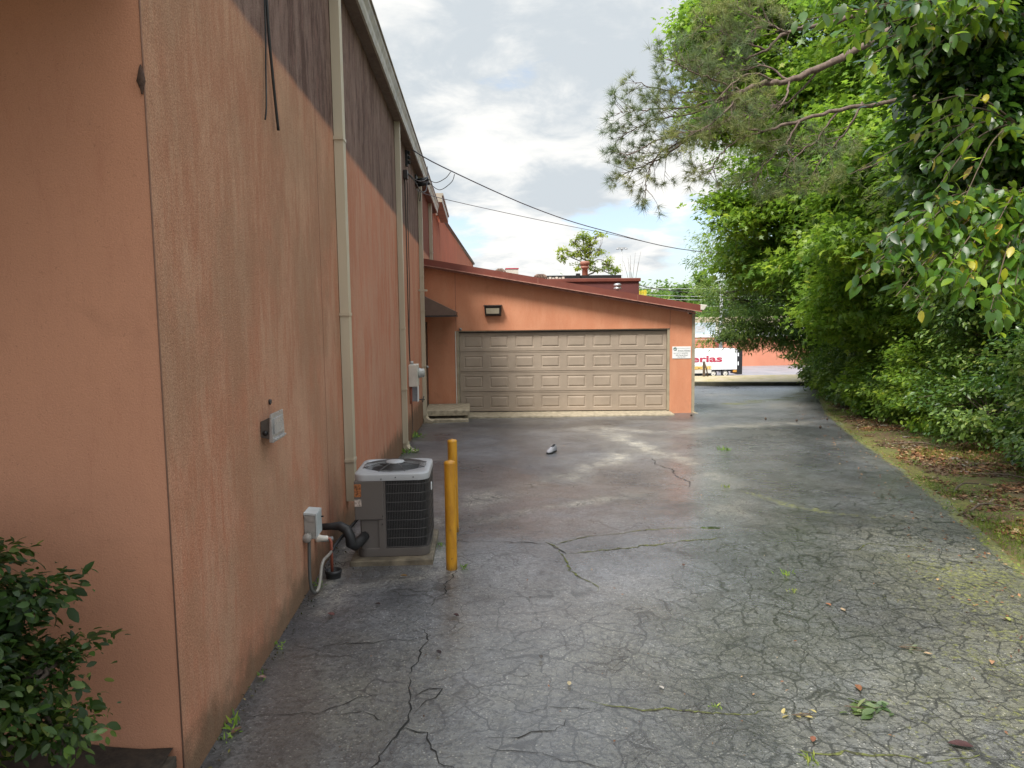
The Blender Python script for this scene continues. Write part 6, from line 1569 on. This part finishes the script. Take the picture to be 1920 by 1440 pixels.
# green leafy sprig pile
def sprig(x_, y_, n, s_, r_, mat, label, nm):
    o = thing(nm, label, 'leaf sprig', (x_, y_, .05))
    P = np.array([[x_, y_, float(gz(y_)) + .012]]) + g.normal(size=(n, 3)) * np.array([r_, r_ * .6, .004]); P[:, 2] = np.abs(P[:, 2] - .06) * 1 + .06
    scatter(P, g.uniform(.7, 1.2, n) * s_, 'oval', np.array([0, 0, 1.]) + g.normal(size=P.shape) * .35, g.normal(size=P.shape) * np.array([1, .6, .15]), 'leaves', mat, o)
    mb = MB()
    for k_ in range(4): mb.tube([(x_ - r_ * 1.2, y_ + r_ * .3, .066), (x_, y_ + g.normal() * .02, .075), (x_ + r_ * g.uniform(.6, 1.5), y_ + g.normal() * r_ * .6, .068)], .0018, 4)
    mb.build('stem', M['twig'], o)
sprig(1.98, 3.42, 30, .065, .085, leaf_mat('sprig_leaves', [(0, (.03, .06, .02)), (.6, (.09, .13, .07)), (1, (.19, .24, .15))], .15, .45), 'fallen green leafy sprig lying on the near right asphalt', 'leafy_sprig')
sprig(1.63, 3.37, 9, .04, .05, leaf_mat('pale_yellow_leaves', [(0, (.17, .15, .07)), (1, (.32, .29, .16))], .15, .5), 'pale yellow leaf cluster left of the green sprig', 'leafy_sprig')
sprig(2.62, 4.0 + .05, 8, .04, .06, bpy.data.materials['pale_yellow_leaves'], 'light green sprig near the right edge of the asphalt', 'leafy_sprig')
# dead sticks on the verge
SG = 'dead sticks lying on the verge'
for k, (sx, sy, L, a_, lb) in enumerate(((5.9, 8.1, .7, .4, 'short grey stick across the leaf litter at right'), (6.6, 8.4, .9, 2.2, 'forked bleached stick beneath the low bush'), (7.4, 11.5, .8, 2.6, 'curved stick in the middle of the leaf litter'), (5.4, 7.1, .5, .1, 'thin stick lying on the grass patch'), (8.5, 13.6, .7, 1.9, 'arched stem by the thick trunk foot'))):
    z0 = float(terrain(sx, sy)) + .02
    dx_, dy_ = math.cos(a_) * L / 2, math.sin(a_) * L / 2
    mb = MB(); mb.tube(smooth_path([(sx - dx_, sy - dy_, z0), (sx - dx_ * .2, sy + .05, z0 + .06), (sx + dx_, sy + dy_, z0 + .01)], 5), [.013 - .0007 * j for j in range(11)], 6)
    if k % 2: mb.tube([(sx, sy + .04, z0 + .05), (sx + dx_ * .5, sy + dy_ + .12, z0 + .09)], .006, 5)
    tag(mb.build('stick', M['wood_grey']), lb, 'stick', SG)
# pale stones in the litter
for k, (sx, sy, s_, lb) in enumerate(((7.15, 10.2, .07, 'largest pale stone in the leaf litter'), (6.6, 9.2, .05, 'small pale stone nearest the grass'), (7.9, 12.6, .06, 'pale flat stone below the hedge'), (8.6, 14.5, .07, 'pale stone farthest up the verge'))):
    g2_ = np.random.default_rng(300 + k)
    mb = MB(); z0 = float(terrain(sx, sy))
    n = 10; prof = []
    vs = []; 
    for j, (rr_, hh_) in enumerate(((.8, -.1), (1, .12), (.8, .3), (.35, .4))):
        for q in range(n):
            a_ = 2 * math.pi * q / n; f = rr_ * s_ * (1 + .25 * math.sin(q * 2.3 + k + j))
            vs.append((sx + f * 1.4 * math.cos(a_), sy + f * math.sin(a_), z0 + hh_ * s_))
    fs = [(j * n + q, j * n + (q + 1) % n, (j + 1) * n + (q + 1) % n, (j + 1) * n + q) for j in range(3) for q in range(n)] + [tuple(3 * n + q for q in range(n))]
    mb.add(vs, fs, True); tag(mb.build('stone', simple('pale_stone', (.24, .20, .165), .9, var=.5, scale=18)), lb, 'stone', 'pale stones in the leaf litter')

# pine cones and twigs far up the drive
cone_l = ['pine cone lying farthest left on the far drive', 'pine cone in the middle of the far drive', 'pine cone lying nearest the verge on the far drive', 'pine cone alone below the others on the drive', 'pine cone beside the faint patch joint']
for (cx, cy), lb in zip([(6.6, 15.9), (7.1, 15.4), (7.9, 15.6), (7.0, 14.1), (5.2, 17.0)], cone_l):
    mb = MB(); z0 = float(gz(cy)) + .012
    prof = [(0, 0)] + [(.028 * math.sin(math.pi * (j + .5) / 9) * (1.12 if j % 2 else .9), .008 * j) for j in range(9)] + [(0, .075)]
    mb.lathe((cx, cy, z0), prof, 9); tag(mb.build('pine_cone', M['bark']), lb, 'pine cone', 'pine cones on the far drive')
# torn sealant lump high on the near corner
mb = MB(); rr = random.Random(4)
vs = [( -1.345 + .03 * math.sin(a_) * rr.uniform(.6, 1.2), 3.022 - .02 * rr.random(), 3.06 + h_) for h_ in (-.05, -.02, .015, .045) for a_ in np.linspace(0, 5.6, 9)]
vs = []
for j, (h_, r_) in enumerate(((-.06, .003), (-.035, .008), (-.01, .014), (.02, .009), (.04, .006), (.055, .002))):
    for q in range(9):
        a_ = 2 * math.pi * q / 9
        vs.append((-1.330 + r_ * 1.1 * math.cos(a_) * rr.uniform(.7, 1.3), 3.022 + r_ * .8 * math.sin(a_) * rr.uniform(.7, 1.3), 3.08 + h_))
mb.add(vs, [(j * 9 + q, j * 9 + (q + 1) % 9, (j + 1) * 9 + (q + 1) % 9, (j + 1) * 9 + q) for j in range(5) for q in range(9)], True)
tag(mb.build('sealant_lump', simple('brown_sealant', (.09, .05, .035), .9, var=.5, scale=60)), 'small dark torn sealant lump high on the near wall corner', 'sealant lump')
